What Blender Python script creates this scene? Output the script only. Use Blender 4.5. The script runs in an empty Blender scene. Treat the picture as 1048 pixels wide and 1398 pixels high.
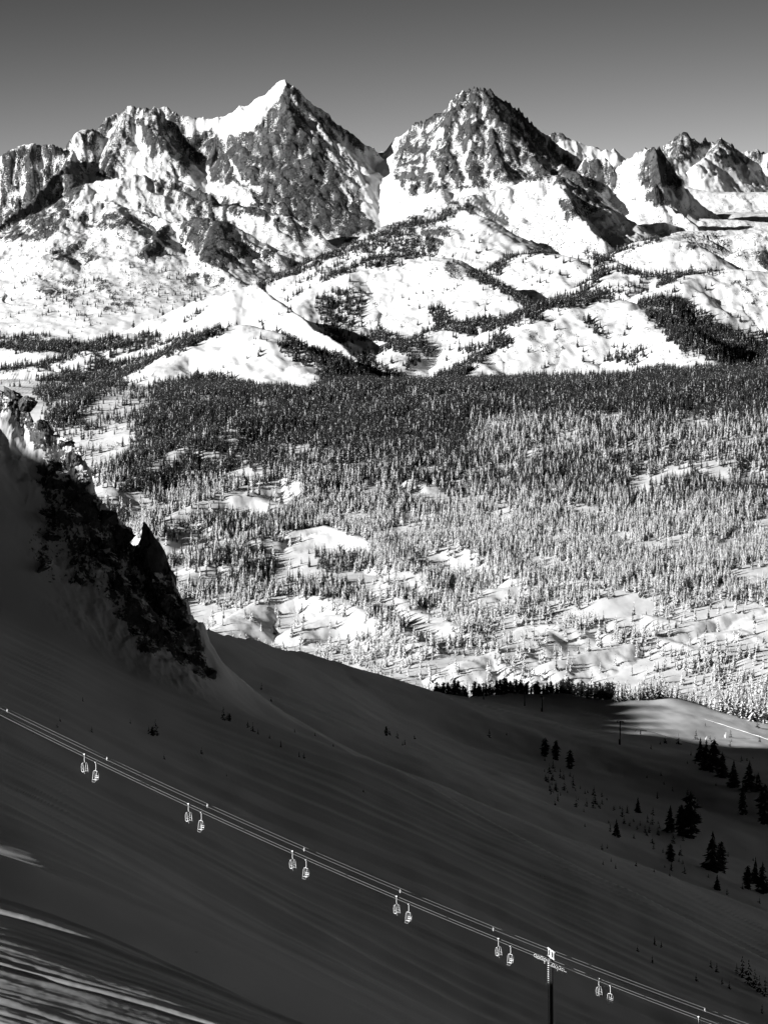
import bpy, math, random
import numpy as np
from mathutils import Vector, Matrix

random.seed(7)
rng = np.random.default_rng(7)
scene = bpy.context.scene
R = math.radians

# ------------------------------------------------------------------ camera
W0, H0 = 1048.0, 1398.0
F = 4210.0                      # focal length in photograph pixels
PITCH = math.atan(369.0 / F)
cam_data = bpy.data.cameras.new("camera")
cam = bpy.data.objects.new("camera", cam_data)
scene.collection.objects.link(cam)
cam_data.sensor_fit = 'HORIZONTAL'
cam_data.sensor_width = 36.0
cam_data.lens = 36.0 * F / W0
cam_data.clip_start = 1.0
cam_data.clip_end = 80000.0
cam.location = (0, 0, 0)
cam.rotation_euler = (math.pi / 2 - PITCH, 0, 0)
scene.camera = cam

# ------------------------------------------------------------------ light
SUN_EL = R(18.0)
SUN_H = Vector((-0.82, -0.57)).normalized()          # horizontal direction towards the sun
to_sun = Vector((SUN_H.x * math.cos(SUN_EL), SUN_H.y * math.cos(SUN_EL), math.sin(SUN_EL)))
sd = bpy.data.lights.new("sun", 'SUN')
sd.energy = 5.0
sd.angle = R(0.5)
sd.color = (1.0, 1.0, 1.0)        # black-and-white photograph
sun = bpy.data.objects.new("sun", sd)
scene.collection.objects.link(sun)
sun.rotation_euler = to_sun.to_track_quat('Z', 'Y').to_euler()

world = bpy.data.worlds.new("World")
scene.world = world
world.use_nodes = True
nt = world.node_tree
nt.nodes.clear()
sky = nt.nodes.new('ShaderNodeTexSky')
sky.sky_type = 'NISHITA'
sky.sun_disc = False
sky.sun_elevation = SUN_EL
sky.sun_rotation = math.atan2(SUN_H.x, SUN_H.y)
sky.altitude = 3000
sep = nt.nodes.new('ShaderNodeSeparateColor')        # the red-filtered sky of a black-and-white picture
pw = nt.nodes.new('ShaderNodeMath'); pw.operation = 'POWER'; pw.inputs[1].default_value = 2.8
mu = nt.nodes.new('ShaderNodeMath'); mu.operation = 'MULTIPLY'; mu.inputs[1].default_value = 0.0275
bg = nt.nodes.new('ShaderNodeBackground'); bg.inputs[1].default_value = 0.05
wo = nt.nodes.new('ShaderNodeOutputWorld')
nt.links.new(sky.outputs[0], sep.inputs[0])
nt.links.new(sep.outputs[0], pw.inputs[0])
nt.links.new(pw.outputs[0], mu.inputs[0])
nt.links.new(mu.outputs[0], bg.inputs[0])
nt.links.new(bg.outputs[0], wo.inputs[0])

scene.view_settings.view_transform = 'Standard'
scene.view_settings.look = 'None'
scene.view_settings.exposure = 0.56
scene.view_settings.gamma = 1.0
scene.view_settings.use_curve_mapping = False
scene.cycles.max_bounces = 4
scene.cycles.diffuse_bounces = 2

# ------------------------------------------------------------------ helpers
CP, SP = math.cos(PITCH), math.sin(PITCH)
def unproj(u, v, Y):
    cx = (np.asarray(u, float) - 524.0) / F
    cy = -(np.asarray(v, float) - 699.0) / F
    t = Y / (CP + cy * SP)
    return cx * t, Y + 0 * t, (cy * CP - SP) * t
def proj(x, y, z):
    d = y * CP - z * SP
    return 524.0 + F * x / d, 699.0 - F * (y * SP + z * CP) / d
def P(u, v, Y):
    x, y, z = unproj(u, v, Y)
    return Vector((float(x), float(y), float(z)))

_perm = np.random.default_rng(3).permutation(1024).astype(np.int32)
_ang = np.random.default_rng(4).random(1024).astype(np.float32) * 2 * np.pi
_gx, _gy = np.cos(_ang), np.sin(_ang)
def noise(x, y, seed=0):
    x = np.asarray(x, np.float32) + np.float32(seed * 17.31); y = np.asarray(y, np.float32) + np.float32(seed * 9.77)
    xi = np.floor(x).astype(np.int32); yi = np.floor(y).astype(np.int32)
    fx = x - xi; fy = y - yi
    def g(ix, iy, dx, dy):
        h = _perm[(_perm[ix & 1023] + iy + seed * 57) & 1023]
        return _gx[h] * dx + _gy[h] * dy
    ux = fx * fx * fx * (fx * (fx * 6 - 15) + 10); uy = fy * fy * fy * (fy * (fy * 6 - 15) + 10)
    a = g(xi, yi, fx, fy); b = g(xi + 1, yi, fx - 1, fy)
    c = g(xi, yi + 1, fx, fy - 1); d = g(xi + 1, yi + 1, fx - 1, fy - 1)
    return ((a + (b - a) * ux) * (1 - uy) + (c + (d - c) * ux) * uy) * 1.5
def fbm(x, y, o=4, seed=0, gain=0.5):
    r = 0; a = 1.0; f = 1.0
    for k in range(o):
        r = r + a * noise(x * f, y * f, seed + k); a *= gain; f *= 2.03
    return r
def ridged(x, y, o=4, seed=0, gain=0.5):
    r = 0; a = 1.0; f = 1.0; s = 0
    for k in range(o):
        r = r + a * (1 - np.abs(noise(x * f, y * f, seed + k)) * 1.6); s += a; a *= gain; f *= 2.07
    return r / s
def sstep(a, b, x):
    t = np.clip((x - a) / (b - a), 0, 1)
    return t * t * (3 - 2 * t)

class Paint:
    """polygons and strokes given as picture points, used to say where on the land rock or forest stands"""
    def __init__(s, default=0.0, st=2):
        s.st = st; s.w = int(1448 / st); s.h = int(1100 / st)
        s.a = np.full((s.h, s.w), default, np.float32)
        s.V, s.U = np.mgrid[0:s.h, 0:s.w].astype(np.float32) * st
        s.U -= 200
    def poly(s, val, pts):
        ins = np.zeros(s.a.shape, bool); n = len(pts)
        for i in range(n):
            x0, y0 = pts[i]; x1, y1 = pts[(i + 1) % n]
            if y0 == y1: continue
            c = ((y0 > s.V) != (y1 > s.V)) & (s.U < (x1 - x0) * (s.V - y0) / (y1 - y0) + x0)
            ins ^= c
        s.a[ins] = val
    def stroke(s, val, r, pts):
        for (x0, y0), (x1, y1) in zip(pts[:-1], pts[1:]):
            dx, dy = x1 - x0, y1 - y0; L = dx * dx + dy * dy + 1e-6
            t = np.clip(((s.U - x0) * dx + (s.V - y0) * dy) / L, 0, 1)
            m = np.hypot(s.U - x0 - t * dx, s.V - y0 - t * dy) < r
            s.a[m] = val
    def blur(s, n=1):
        for _ in range(n):
            a = s.a; p = np.pad(a, 1, mode='edge')
            s.a = (p[:-2, 1:-1] + p[2:, 1:-1] + p[1:-1, :-2] + p[1:-1, 2:] + 2 * a) / 6
    def at(s, u, v):
        x = np.clip(((u + 200) / s.st), 0, s.w - 1.01); y = np.clip(v / s.st, 0, s.h - 1.01)
        xi = x.astype(int); yi = y.astype(int); fx = x - xi; fy = y - yi
        a = s.a
        return (a[yi, xi] * (1 - fx) + a[yi, xi + 1] * fx) * (1 - fy) + (a[yi + 1, xi] * (1 - fx) + a[yi + 1, xi + 1] * fx) * fy

def tag(o, label=None, cat=None, group=None, kind=None):
    if label: o['label'] = label
    if cat: o['category'] = cat
    if group: o['group'] = group
    if kind: o['kind'] = kind
    return o
def link(o):
    scene.collection.objects.link(o); return o

# ------------------------------------------------------------------ materials
def nodes_of(name):
    m = bpy.data.materials.new(name); m.use_nodes = True
    t = m.node_tree; t.nodes.clear()
    out = t.nodes.new('ShaderNodeOutputMaterial'); b = t.nodes.new('ShaderNodeBsdfPrincipled')
    t.links.new(b.outputs[0], out.inputs[0])
    return m, t, b
def N(t, typ, **kw):
    n = t.nodes.new(typ)
    for k, v in kw.items(): setattr(n, k, v)
    return n
def math_node(t, op, a, b=None, clamp=False):
    n = t.nodes.new('ShaderNodeMath'); n.operation = op; n.use_clamp = clamp
    for i, q in enumerate((a, b)):
        if q is None: continue
        if isinstance(q, (int, float)): n.inputs[i].default_value = q
        else: t.links.new(q, n.inputs[i])
    return n.outputs[0]
def noise_node(t, scale, detail=4, rough=0.55, vec=None):
    n = t.nodes.new('ShaderNodeTexNoise'); n.inputs['Scale'].default_value = scale
    n.inputs['Detail'].default_value = detail; n.inputs['Roughness'].default_value = rough
    if vec is None:
        g = t.nodes.new('ShaderNodeNewGeometry'); vec = g.outputs['Position']
    t.links.new(vec, n.inputs['Vector'])
    return n.outputs['Fac']

def terrain_mat(name, k, rock_lo=0.035, rock_hi=0.16, bump_rock=1.0, bump_snow=0.3, n2_amp=1.0, n1_amp=1.5):
    """snow and bare rock, k = size in metres of the smallest rock patches"""
    m, t, b = nodes_of(name)
    at = N(t, 'ShaderNodeAttribute', attribute_name='rock').outputs['Fac']
    g0 = t.nodes.new('ShaderNodeNewGeometry'); mp = t.nodes.new('ShaderNodeMapping')
    mp.inputs['Scale'].default_value = (1.0, 0.45, 0.45); mp.inputs['Rotation'].default_value = (0, 0.3, 0)
    t.links.new(g0.outputs['Position'], mp.inputs['Vector'])
    n1 = noise_node(t, 1.0 / (k * 5), 6, 0.68, mp.outputs[0])
    n2 = noise_node(t, 1.0 / k, 3, 0.6)
    s = math_node(t, 'ADD', math_node(t, 'MULTIPLY', math_node(t, 'SUBTRACT', n1, 0.5), n1_amp),
                  math_node(t, 'MULTIPLY', math_node(t, 'SUBTRACT', n2, 0.5), n2_amp))
    s = math_node(t, 'ADD', at, s)
    mask = math_node(t, 'MULTIPLY', math_node(t, 'SUBTRACT', s, 0.46), 12.0, clamp=True)
    n3a = noise_node(t, 1.0 / (k * 16), 3, 0.6, mp.outputs[0]); n3b = noise_node(t, 1.0 / (k * 2.2), 5, 0.75)
    n3 = math_node(t, 'ADD', math_node(t, 'MULTIPLY', n3a, 0.45), math_node(t, 'MULTIPLY', n3b, 0.55))
    cr = t.nodes.new('ShaderNodeValToRGB')
    cr.color_ramp.elements[0].position = 0.36; cr.color_ramp.elements[0].color = (rock_lo,) * 3 + (1,)
    cr.color_ramp.elements[1].position = 0.66; cr.color_ramp.elements[1].color = (rock_hi,) * 3 + (1,)
    t.links.new(n3, cr.inputs[0])
    mix = t.nodes.new('ShaderNodeMix'); mix.data_type = 'RGBA'
    t.links.new(mask, mix.inputs[0]); mix.inputs[6].default_value = (0.84, 0.84, 0.84, 1)
    nk = noise_node(t, 1.0 / (k * 9), 4, 0.6, mp.outputs[0])
    crack = math_node(t, 'MULTIPLY', math_node(t, 'SUBTRACT', math_node(t, 'ABSOLUTE', math_node(t, 'SUBTRACT', nk, 0.5)), 0.006), 45.0, clamp=True)
    dkm = t.nodes.new('ShaderNodeMix'); dkm.data_type = 'RGBA'; dkm.inputs[6].default_value = (0.012, 0.012, 0.012, 1)
    t.links.new(crack, dkm.inputs[0]); t.links.new(cr.outputs[0], dkm.inputs[7])
    t.links.new(dkm.outputs[2], mix.inputs[7])
    t.links.new(mix.outputs[2], b.inputs['Base Color'])
    b.inputs['Roughness'].default_value = 0.75; b.inputs['Specular IOR Level'].default_value = 0.15
    nb = noise_node(t, 1.0 / (k * 1.6), 6, 0.7)
    ns = noise_node(t, 1.0 / (k * 7), 4, 0.5)
    hgt = math_node(t, 'ADD', math_node(t, 'MULTIPLY', math_node(t, 'MULTIPLY', nb, mask), k * 1.6 * bump_rock),
                    math_node(t, 'MULTIPLY', ns, k * bump_snow))
    bp = t.nodes.new('ShaderNodeBump'); bp.inputs['Strength'].default_value = 1.0; bp.inputs['Distance'].default_value = 1.0
    t.links.new(hgt, bp.inputs['Height']); t.links.new(bp.outputs[0], b.inputs['Normal'])
    return m
def plain_mat(name, c, rough=0.6, metal=0.0, vary=0.3, scale=3.0):
    m, t, b = nodes_of(name)
    n = noise_node(t, scale, 3, 0.6)
    cr = t.nodes.new('ShaderNodeValToRGB')
    cr.color_ramp.elements[0].position = 0.3; cr.color_ramp.elements[0].color = (c * (1 - vary),) * 3 + (1,)
    cr.color_ramp.elements[1].position = 0.7; cr.color_ramp.elements[1].color = (min(1, c * (1 + vary)),) * 3 + (1,)
    t.links.new(n, cr.inputs[0]); t.links.new(cr.outputs[0], b.inputs['Base Color'])
    b.inputs['Roughness'].default_value = rough; b.inputs['Metallic'].default_value = metal
    b.inputs['Specular IOR Level'].default_value = 0.3
    return m
M_far = terrain_mat('far_snow_and_rock', 4.5, 0.02, 0.17, bump_rock=1.1, bump_snow=0.12, n2_amp=1.9, n1_amp=1.15)
M_mid = terrain_mat('hill_snow_and_rock', 4.0, bump_rock=0.8, bump_snow=0.07, n2_amp=1.3)
M_near = terrain_mat('near_snow_and_rock', 0.8, 0.06, 0.20, bump_snow=0.05)
M_crag = terrain_mat('crag_rock', 0.8, 0.06, 0.20)
M_fol = plain_mat('conifer_foliage', 0.032, 0.95, 0, 0.45, 0.4)
M_snow = plain_mat('tree_snow', 0.82, 0.8, 0, 0.06, 0.3)
M_bark = plain_mat('bark', 0.07, 0.9, 0, 0.4, 2.0)
M_steel = plain_mat('galvanised_steel', 0.62, 0.45, 0.25, 0.15, 4.0)
M_frost = plain_mat('frosted_metal', 0.8, 0.6, 0.0, 0.1, 8.0)
M_dark = plain_mat('dark_painted_steel', 0.035, 0.5, 0.2, 0.3, 2.0)
M_berm = plain_mat('packed_snow', 0.85, 0.8, 0, 0.05, 0.5)

# ------------------------------------------------------------------ far land: crest lines (picture u, v, distance in metres)
def world_line(pts):
    return [tuple(float(c) for c in unproj(u, v, Y)) for (u, v, Y) in pts]

# (points, front slope, back slope, relief height H, crest rounding c, gully amplitude, gully width)
RIDGES = []
def ridge(pts, sf, sb, Hh, c, g=0.0, gw=60.0, jag=0.0):
    tail = 0.44 if Hh > 280 else (0.25 if pts[0][2] < 11400 or sf < 0.6 else 0.5)
    if pts[0][2] > 11600 and pts[0][2] - pts[-1][2] > 350 and abs(pts[0][0] - pts[-1][0]) < 115:      # spurs
        sf, sb, Hh, g, tail = 0.35, 0.25, 120, g * 0.6, 0.62
    if pts[0][2] < 11600 and sf < 0.58: sb = min(sb, 0.46)
    RIDGES.append((world_line(pts), sf, sb, Hh, c, g, gw, jag, tail))
def flat(Y, pts): return [(u, v, Y) for (u, v) in pts]

# left massif skyline
ridge([(-120, 235, 12700), (-60, 222, 12700), (0, 214, 12700), (15, 204, 12720), (39, 196, 12750), (67, 196, 12780), (82, 200, 12800), (90, 205, 12850), (95, 191, 12850), (111, 180, 12900), (121, 173, 12950), (137, 177, 13000),
       (147, 160, 13050), (165, 148, 13100), (180, 143, 13100), (196, 148, 13100), (211, 143, 13150), (227, 147, 13150), (245, 155, 13130), (258, 158, 13130), (284, 162, 13150), (309, 156, 13150), (330, 145, 13130), (351, 134, 13110), (366, 121, 13100), (379, 110, 13100), (387, 109, 13100)],
      1.1, 0.9, 480, 6, 32, 75, 9)
# left peak
ridge([(379, 110, 13100), (387, 109, 13100), (397, 119, 13110), (412, 134, 13150), (438, 152, 13250), (454, 165, 13350), (479, 183, 13550), (495, 197, 13700), (510, 202, 13800), (529, 204, 13850), (545, 208, 13800)],
      1.25, 1.2, 620, 4, 45, 70, 8)
ridge([(385, 109, 13100), (392, 150, 12980), (402, 200, 12860), (416, 250, 12700), (434, 300, 12560), (440, 322, 12500)], 1.2, 1.2, 330, 6, 25, 60, 10)
ridge([(412, 134, 13150), (440, 178, 12980), (462, 212, 12860), (484, 250, 12720), (505, 292, 12560), (516, 312, 12480)], 1.3, 2.6, 380, 5, 18, 60, 8)
ridge([(366, 125, 13090), (346, 178, 12950), (332, 215, 12840), (334, 255, 12700), (352, 280, 12600)], 1.2, 1.0, 260, 6, 20, 50, 8)
ridge([(300, 182, 13100), (292, 205, 12980), (285, 228, 12880)], 1.0, 1.3, 150, 5, 15, 50, 6)
ridge([(200, 150, 13080), (212, 185, 12900), (222, 215, 12780), (232, 240, 12700)], 1.0, 1.2, 160, 5, 20, 50, 8)
ridge([(170, 150, 13080), (165, 185, 12900), (150, 210, 12780), (140, 232, 12700)], 1.0, 1.2, 160, 5, 20, 50, 8)
# left low rock spur
ridge([(100, 205, 12750), (95, 225, 12500), (70, 245, 12300), (50, 268, 12100), (22, 290, 11950), (-10, 315, 11800), (-60, 330, 11700)], 1.1, 1.3, 240, 8, 35, 55, 12)
ridge([(95, 235, 12400), (98, 262, 12200), (88, 290, 12000), (72, 318, 11850)], 1.2, 1.4, 200, 6, 30, 50, 10)
# snow bench and rolls below the left massif
ridge([(120, 252, 11900), (160, 240, 11950), (190, 238, 12000), (225, 255, 11950), (260, 268, 11900), (300, 278, 11850), (345, 285, 11800), (380, 292, 11750)], 0.45, 0.7, 230, 30, 8, 60, 3)
ridge([(-80, 372, 10300), (0, 345, 10400), (40, 322, 10500), (90, 295, 10600), (125, 278, 10700), (145, 274, 10750), (170, 281, 10750), (200, 291, 10700), (235, 303, 10600)], 0.62, 0.8, 330, 14, 12, 90, 3)
ridge([(235, 303, 10600), (255, 299, 10550), (285, 298, 10500), (305, 300, 10480), (320, 318, 10450), (345, 332, 10400), (375, 345, 10350)], 0.9, 0.8, 200, 8, 14, 45, 6)
ridge([(150, 276, 10750), (165, 310, 10450), (160, 345, 10250), (175, 375, 10100)], 0.35, 0.3, 90, 20, 10, 50, 5)
ridge([(228, 303, 10600), (212, 325, 10350), (196, 345, 10200)], 0.8, 0.6, 90, 8, 12, 40, 6)
ridge([(90, 298, 10560), (70, 345, 10200), (50, 380, 9980), (70, 410, 9850)], 0.35, 0.3, 90, 20, 10, 60, 5)
ridge([(300, 300, 10480), (290, 345, 10200), (310, 375, 10050)], 0.5, 0.4, 90, 10, 12, 60, 5)
# low rock islands under the peaks
ridge([(215, 240, 12300), (250, 248, 12350), (262, 255, 12300), (285, 262, 12250)], 0.9, 1.0, 120, 8, 20, 40, 6)
ridge([(330, 283, 11900), (355, 275, 11950), (385, 276, 11950), (395, 285, 11900)], 0.9, 1.0, 110, 8, 16, 40, 5)
ridge([(370, 300, 11700), (400, 296, 11750), (425, 305, 11700), (440, 322, 11600)], 0.8, 0.9, 110, 10, 16, 40, 4)
ridge([(527, 205, 13840), (524, 230, 13450), (518, 260, 13100), (508, 290, 12700)], 0.3, 0.3, 100, 70, 0, 60, 0)
# right peak
ridge([(545, 206, 13700), (549, 192, 13500), (565, 168, 13350), (580, 163, 13300), (606, 151, 13200), (619, 138, 13150), (632, 125, 13100), (647, 117, 13100), (663, 117, 13100), (672, 128, 13120), (683, 135, 13150), (704, 145, 13200), (719, 158, 13250), (730, 173, 13300), (740, 188, 13350), (752, 203, 13400), (776, 221, 13500), (800, 240, 13550)],
      1.2, 1.2, 520, 4, 45, 60, 10)
ridge([(662, 118, 13100), (668, 150, 12950), (672, 185, 12800), (676, 215, 12650), (690, 240, 12500)], 1.3, 1.5, 260, 5, 30, 50, 8)
ridge([(683, 136, 13130), (700, 175, 12950), (718, 205, 12800), (740, 230, 12650), (760, 245, 12550)], 1.3, 1.4, 240, 5, 30, 50, 8)
ridge([(632, 126, 13100), (618, 165, 12930), (610, 205, 12750), (605, 240, 12600), (600, 258, 12500)], 1.2, 1.3, 240, 6, 35, 50, 8)
ridge([(568, 168, 13330), (565, 205, 13100), (568, 240, 12850), (565, 268, 12700)], 1.2, 1.3, 220, 6, 30, 50, 8)
ridge([(548, 192, 13480), (543, 225, 13200), (548, 250, 13000)], 1.2, 1.2, 180, 6, 20, 50, 8)
ridge([(648, 118, 13100), (646, 160, 12900), (644, 205, 12720), (650, 240, 12550)], 1.2, 1.2, 230, 6, 35, 50, 8)
# shoulder below the right peak
ridge([(500, 322, 10800), (560, 298, 11000), (610, 276, 11200), (650, 265, 11400), (700, 250, 11500), (735, 240, 11500), (757, 238, 11500), (775, 252, 11450), (800, 275, 11400), (820, 300, 11300), (845, 328, 11100), (885, 362, 10800)], 0.55, 0.5, 275, 20, 12, 70, 4)
ridge([(757, 238, 11500), (772, 265, 11250), (785, 290, 11100), (815, 320, 10900)], 0.6, 0.8, 150, 12, 14, 50, 4)
ridge([(625, 285, 10900), (640, 290, 10800), (655, 310, 10600), (665, 335, 10400), (690, 348, 10300)], 0.6, 0.9, 130, 8, 10, 50, 4)
# dark pyramid and rocks to its left
ridge([(840, 238, 12600), (868, 216, 12600), (880, 203, 12550), (893, 197, 12500), (904, 200, 12500), (914, 217, 12480), (922, 235, 12450), (930, 250, 12400)], 1.4, 1.9, 330, 4, 28, 45, 6)
ridge([(893, 198, 12500), (897, 222, 12380), (900, 248, 12280)], 1.3, 1.6, 170, 4, 20, 40, 5)
ridge([(885, 262, 12000), (893, 250, 12000), (899, 256, 12000), (908, 276, 11950), (925, 288, 11900), (945, 305, 11800), (972, 322, 11700)], 1.0, 1.1, 100, 5, 10, 40, 3)
ridge([(788, 232, 12700), (800, 214, 12650), (812, 212, 12650), (828, 216, 12650), (838, 235, 12600), (850, 240, 12600)], 1.1, 1.1, 190, 5, 25, 40, 6)
ridge([(760, 222, 12900), (785, 238, 12500), (800, 255, 12300), (815, 275, 12150), (822, 292, 12050)], 1.1, 1.3, 150, 5, 25, 40, 7)
# right skyline
ridge([(843, 225, 15400), (866, 211, 15300), (880, 202, 15300), (905, 199, 15300), (915, 191, 15300), (928, 181, 15300), (936, 179, 15300), (946, 188, 15300), (955, 196, 15300), (962, 187, 15350), (972, 193, 15350), (978, 190, 15350), (987, 188, 15400), (996, 194, 15400), (1003, 202, 15400), (1023, 204, 15400), (1048, 204, 15400), (1110, 210, 15400), (1200, 200, 15400)],
      1.0, 1.0, 420, 4, 45, 70, 10)
ridge([(932, 180, 15300), (925, 205, 15050), (915, 222, 14900)], 1.2, 1.2, 200, 5, 25, 50, 8)
ridge([(985, 189, 15400), (972, 210, 15100), (950, 225, 14900)], 1.1, 1.1, 200, 5, 25, 50, 8)
# distant snowy peak
ridge([(700, 215, 18500), (742, 194, 18500), (752, 184, 18500), (760, 180, 18500), (768, 183, 18500), (776, 188, 18500), (797, 196, 18500), (822, 204, 18500), (835, 203, 18500), (843, 207, 18500), (858, 216, 18500)],
      0.5, 0.8, 420, 6, 6, 90, 2.5)
# rolling glacier benches on the right
ridge([(930, 255, 13600), (980, 262, 13500), (1040, 262, 13500), (1100, 255, 13500)], 0.28, 0.5, 200, 50, 12, 90, 2)
ridge([(820, 306, 12150), (880, 300, 12250), (950, 298, 12350), (1010, 300, 12350), (1070, 306, 12350)], 0.35, 0.2, 200, 40, 10, 80, 3)
ridge([(900, 325, 11000), (940, 318, 11200), (985, 322, 11200), (1030, 316, 11200), (1090, 322, 11200)], 0.4, 0.25, 160, 25, 18, 60, 5)
ridge([(1005, 345, 10400), (1048, 330, 10500), (1100, 322, 10500)], 0.6, 0.7, 120, 15, 15, 50, 5)
ridge([(835, 326, 11550), (880, 320, 11650), (930, 316, 11700), (1000, 314, 11700), (1090, 312, 11700)], 0.25, 0.12, 150, 60, 6, 80, 1)
# foothill domes
ridge([(810, 402, 8650), (835, 374, 8750), (850, 367, 8800), (880, 372, 8800), (905, 380, 8750), (925, 388, 8700)], 0.42, 0.6, 150, 25, 4, 60, 2)
ridge([(825, 372, 9400), (850, 348, 9500), (880, 328, 9550), (905, 324, 9550), (930, 328, 9500), (955, 342, 9450), (975, 358, 9400), (990, 370, 9350)], 0.42, 0.75, 180, 22, 4, 60, 2)
ridge([(655, 392, 9000), (690, 360, 9100), (715, 347, 9150), (745, 345, 9150), (775, 350, 9100), (800, 365, 9050), (815, 385, 8950)], 0.42, 0.6, 160, 22, 5, 60, 2)
ridge([(790, 352, 9200), (830, 356, 9100), (850, 372, 9000)], 0.4, 0.5, 100, 20, 4, 60, 2)
ridge([(895, 412, 8300), (925, 384, 8450), (955, 374, 8550), (1000, 367, 8600), (1050, 371, 8600), (1110, 368, 8600)], 0.40, 0.6, 260, 30, 8, 90, 2)
ridge([(620, 520, 7350), (655, 495, 7500), (690, 462, 7650), (725, 432, 7750), (760, 413, 7850), (800, 407, 7900), (840, 409, 7880), (870, 422, 7820), (900, 442, 7700), (930, 463, 7550), (955, 485, 7400)], 0.36, 0.7, 230, 28, 5, 80, 2)
ridge([(350, 388, 9400), (400, 368, 9450), (450, 347, 9500), (500, 328, 9550), (560, 309, 9600), (620, 296, 9650), (645, 292, 9650)], 0.38, 0.45, 190, 22, 10, 70, 3)
ridge([(420, 408, 8500), (470, 372, 8700), (520, 352, 8800), (570, 348, 8800), (610, 352, 8750), (622, 360, 8700), (640, 372, 8650), (670, 388, 8550), (700, 408, 8450), (735, 425, 8350)], 0.36, 0.6, 240, 22, 8, 80, 3)
ridge([(550, 478, 7650), (580, 460, 7800), (605, 450, 7850), (640, 455, 7800), (665, 470, 7650)], 0.35, 0.5, 120, 20, 3, 60, 2)
ridge([(310, 400, 8000), (318, 395, 8000), (335, 389, 8020), (348, 388, 8020), (365, 400, 7980), (390, 420, 7900), (425, 446, 7780), (460, 470, 7680), (500, 500, 7520)], 0.62, 0.8, 170, 7, 4, 70, 1)
ridge([(120, 478, 8000), (180, 455, 8100), (230, 432, 8200), (270, 415, 8250), (300, 402, 8250), (330, 400, 8200)], 0.35, 0.5, 200, 30, 4, 80, 2)
ridge([(130, 560, 7000), (180, 528, 7100), (230, 496, 7250), (280, 465, 7400), (310, 447, 7450), (335, 443, 7450), (360, 450, 7400), (385, 472, 7320), (410, 498, 7220), (445, 528, 7080)], 0.33, 0.7, 230, 24, 5, 80, 2)
ridge([(-60, 485, 8600), (0, 475, 8600), (60, 478, 8500), (110, 488, 8400)], 0.3, 0.4, 120, 25, 4, 60, 2)
ridge([(-40, 520, 7700), (0, 505, 7700), (40, 500, 7700), (70, 508, 7650), (90, 525, 7600)], 0.3, 0.4, 120, 25, 4, 60, 2)
BASE_Y = [2300, 2900, 3700, 4500, 4720, 5150, 5700, 6150, 6600, 7300, 8300, 9200, 10200, 11300, 12300, 13500, 15000, 17000, 19000, 23000]
BASE_U = [0, 524, 1048]
BASE_V = {0:    [1120, 1075, 1010, 950, 885, 800, 700, 615, 550, 525, 510, 480, 440, 380, 330, 300, 290, 290, 290, 330],
          524:  [1120, 1075, 1000, 945, 890, 795, 685, 600, 535, 525, 500, 470, 420, 370, 322, 290, 285, 285, 285, 330],
          1048: [1120, 1060, 1000, 945, 885, 780, 680, 590, 525, 505, 480, 450, 400, 355, 320, 285, 280, 285, 285, 330]}
# domes inside the forest
for (u, v, Y, w) in [(395, 655, 5900, 45), (330, 672, 5850, 60), (245, 700, 5650, 50), (450, 725, 5450, 50), (520, 640, 6050, 60), (365, 812, 4900, 60), (470, 838, 4800, 70), (530, 815, 4850, 45), (600, 850, 4650, 60),
                     (620, 745, 5350, 60), (700, 800, 5000, 70), (800, 790, 5050, 70), (900, 790, 5050, 80), (1010, 785, 5000, 70), (760, 850, 4650, 80), (880, 870, 4500, 80), (1000, 860, 4550, 60), (660, 900, 4350, 60), (290, 770, 5150, 60), (880, 600, 6300, 90), (200, 620, 6400, 60), (560, 780, 5100, 40)]:
    Y = float(np.interp(-(v + 15), [-q for q in BASE_V[524]][:10], BASE_Y[:10]))
    ridge([(u - w, v + 22, Y - 60), (u - w * 0.4, v + 3, Y), (u + w * 0.2, v, Y + 10), (u + w, v + 20, Y - 50)], 0.55, 0.5, 55, 16, 2, 40, 1)
def valley_ridge(pts, lift=12):
    ridge([(u, v, float(np.interp(-(v + lift), [-q for q in BASE_V[524]][:10], BASE_Y[:10]))) for u, v in pts], 0.55, 0.5, 60, 14, 3, 50, 1)
valley_ridge([(110, 690), (160, 655), (220, 628), (300, 590), (380, 570)])
valley_ridge([(205, 722), (260, 688), (330, 664), (385, 650), (430, 660)], 16)
valley_ridge([(235, 800), (300, 760), (370, 728), (440, 716), (500, 735), (540, 765)], 14)
valley_ridge([(290, 868), (350, 822), (400, 808), (460, 815), (530, 848), (570, 880)], 18)
valley_ridge([(560, 745), (620, 735), (680, 770), (730, 800)], 10)
valley_ridge([(640, 905), (720, 872), (800, 848), (870, 838), (930, 850)], 16)
valley_ridge([(760, 900), (840, 880), (940, 850), (1040, 826), (1120, 815)], 16)
valley_ridge([(950, 800), (1000, 778), (1048, 762), (1120, 750)], 14)
valley_ridge([(700, 620), (800, 600), (900, 590), (1000, 600)], 6)


def base_z(x, y):
    u = 524 + F * x / y
    v = [np.interp(y, BASE_Y, BASE_V[k]) for k in BASE_U]
    a = sstep(0, 524, u); b = sstep(524, 1048, u)
    vv = v[0] * (1 - a) + v[1] * (a - b) + v[2] * b
    cy = -(vv - 699.0) / F
    return (cy * CP - SP) * y / (CP + cy * SP)

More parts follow.
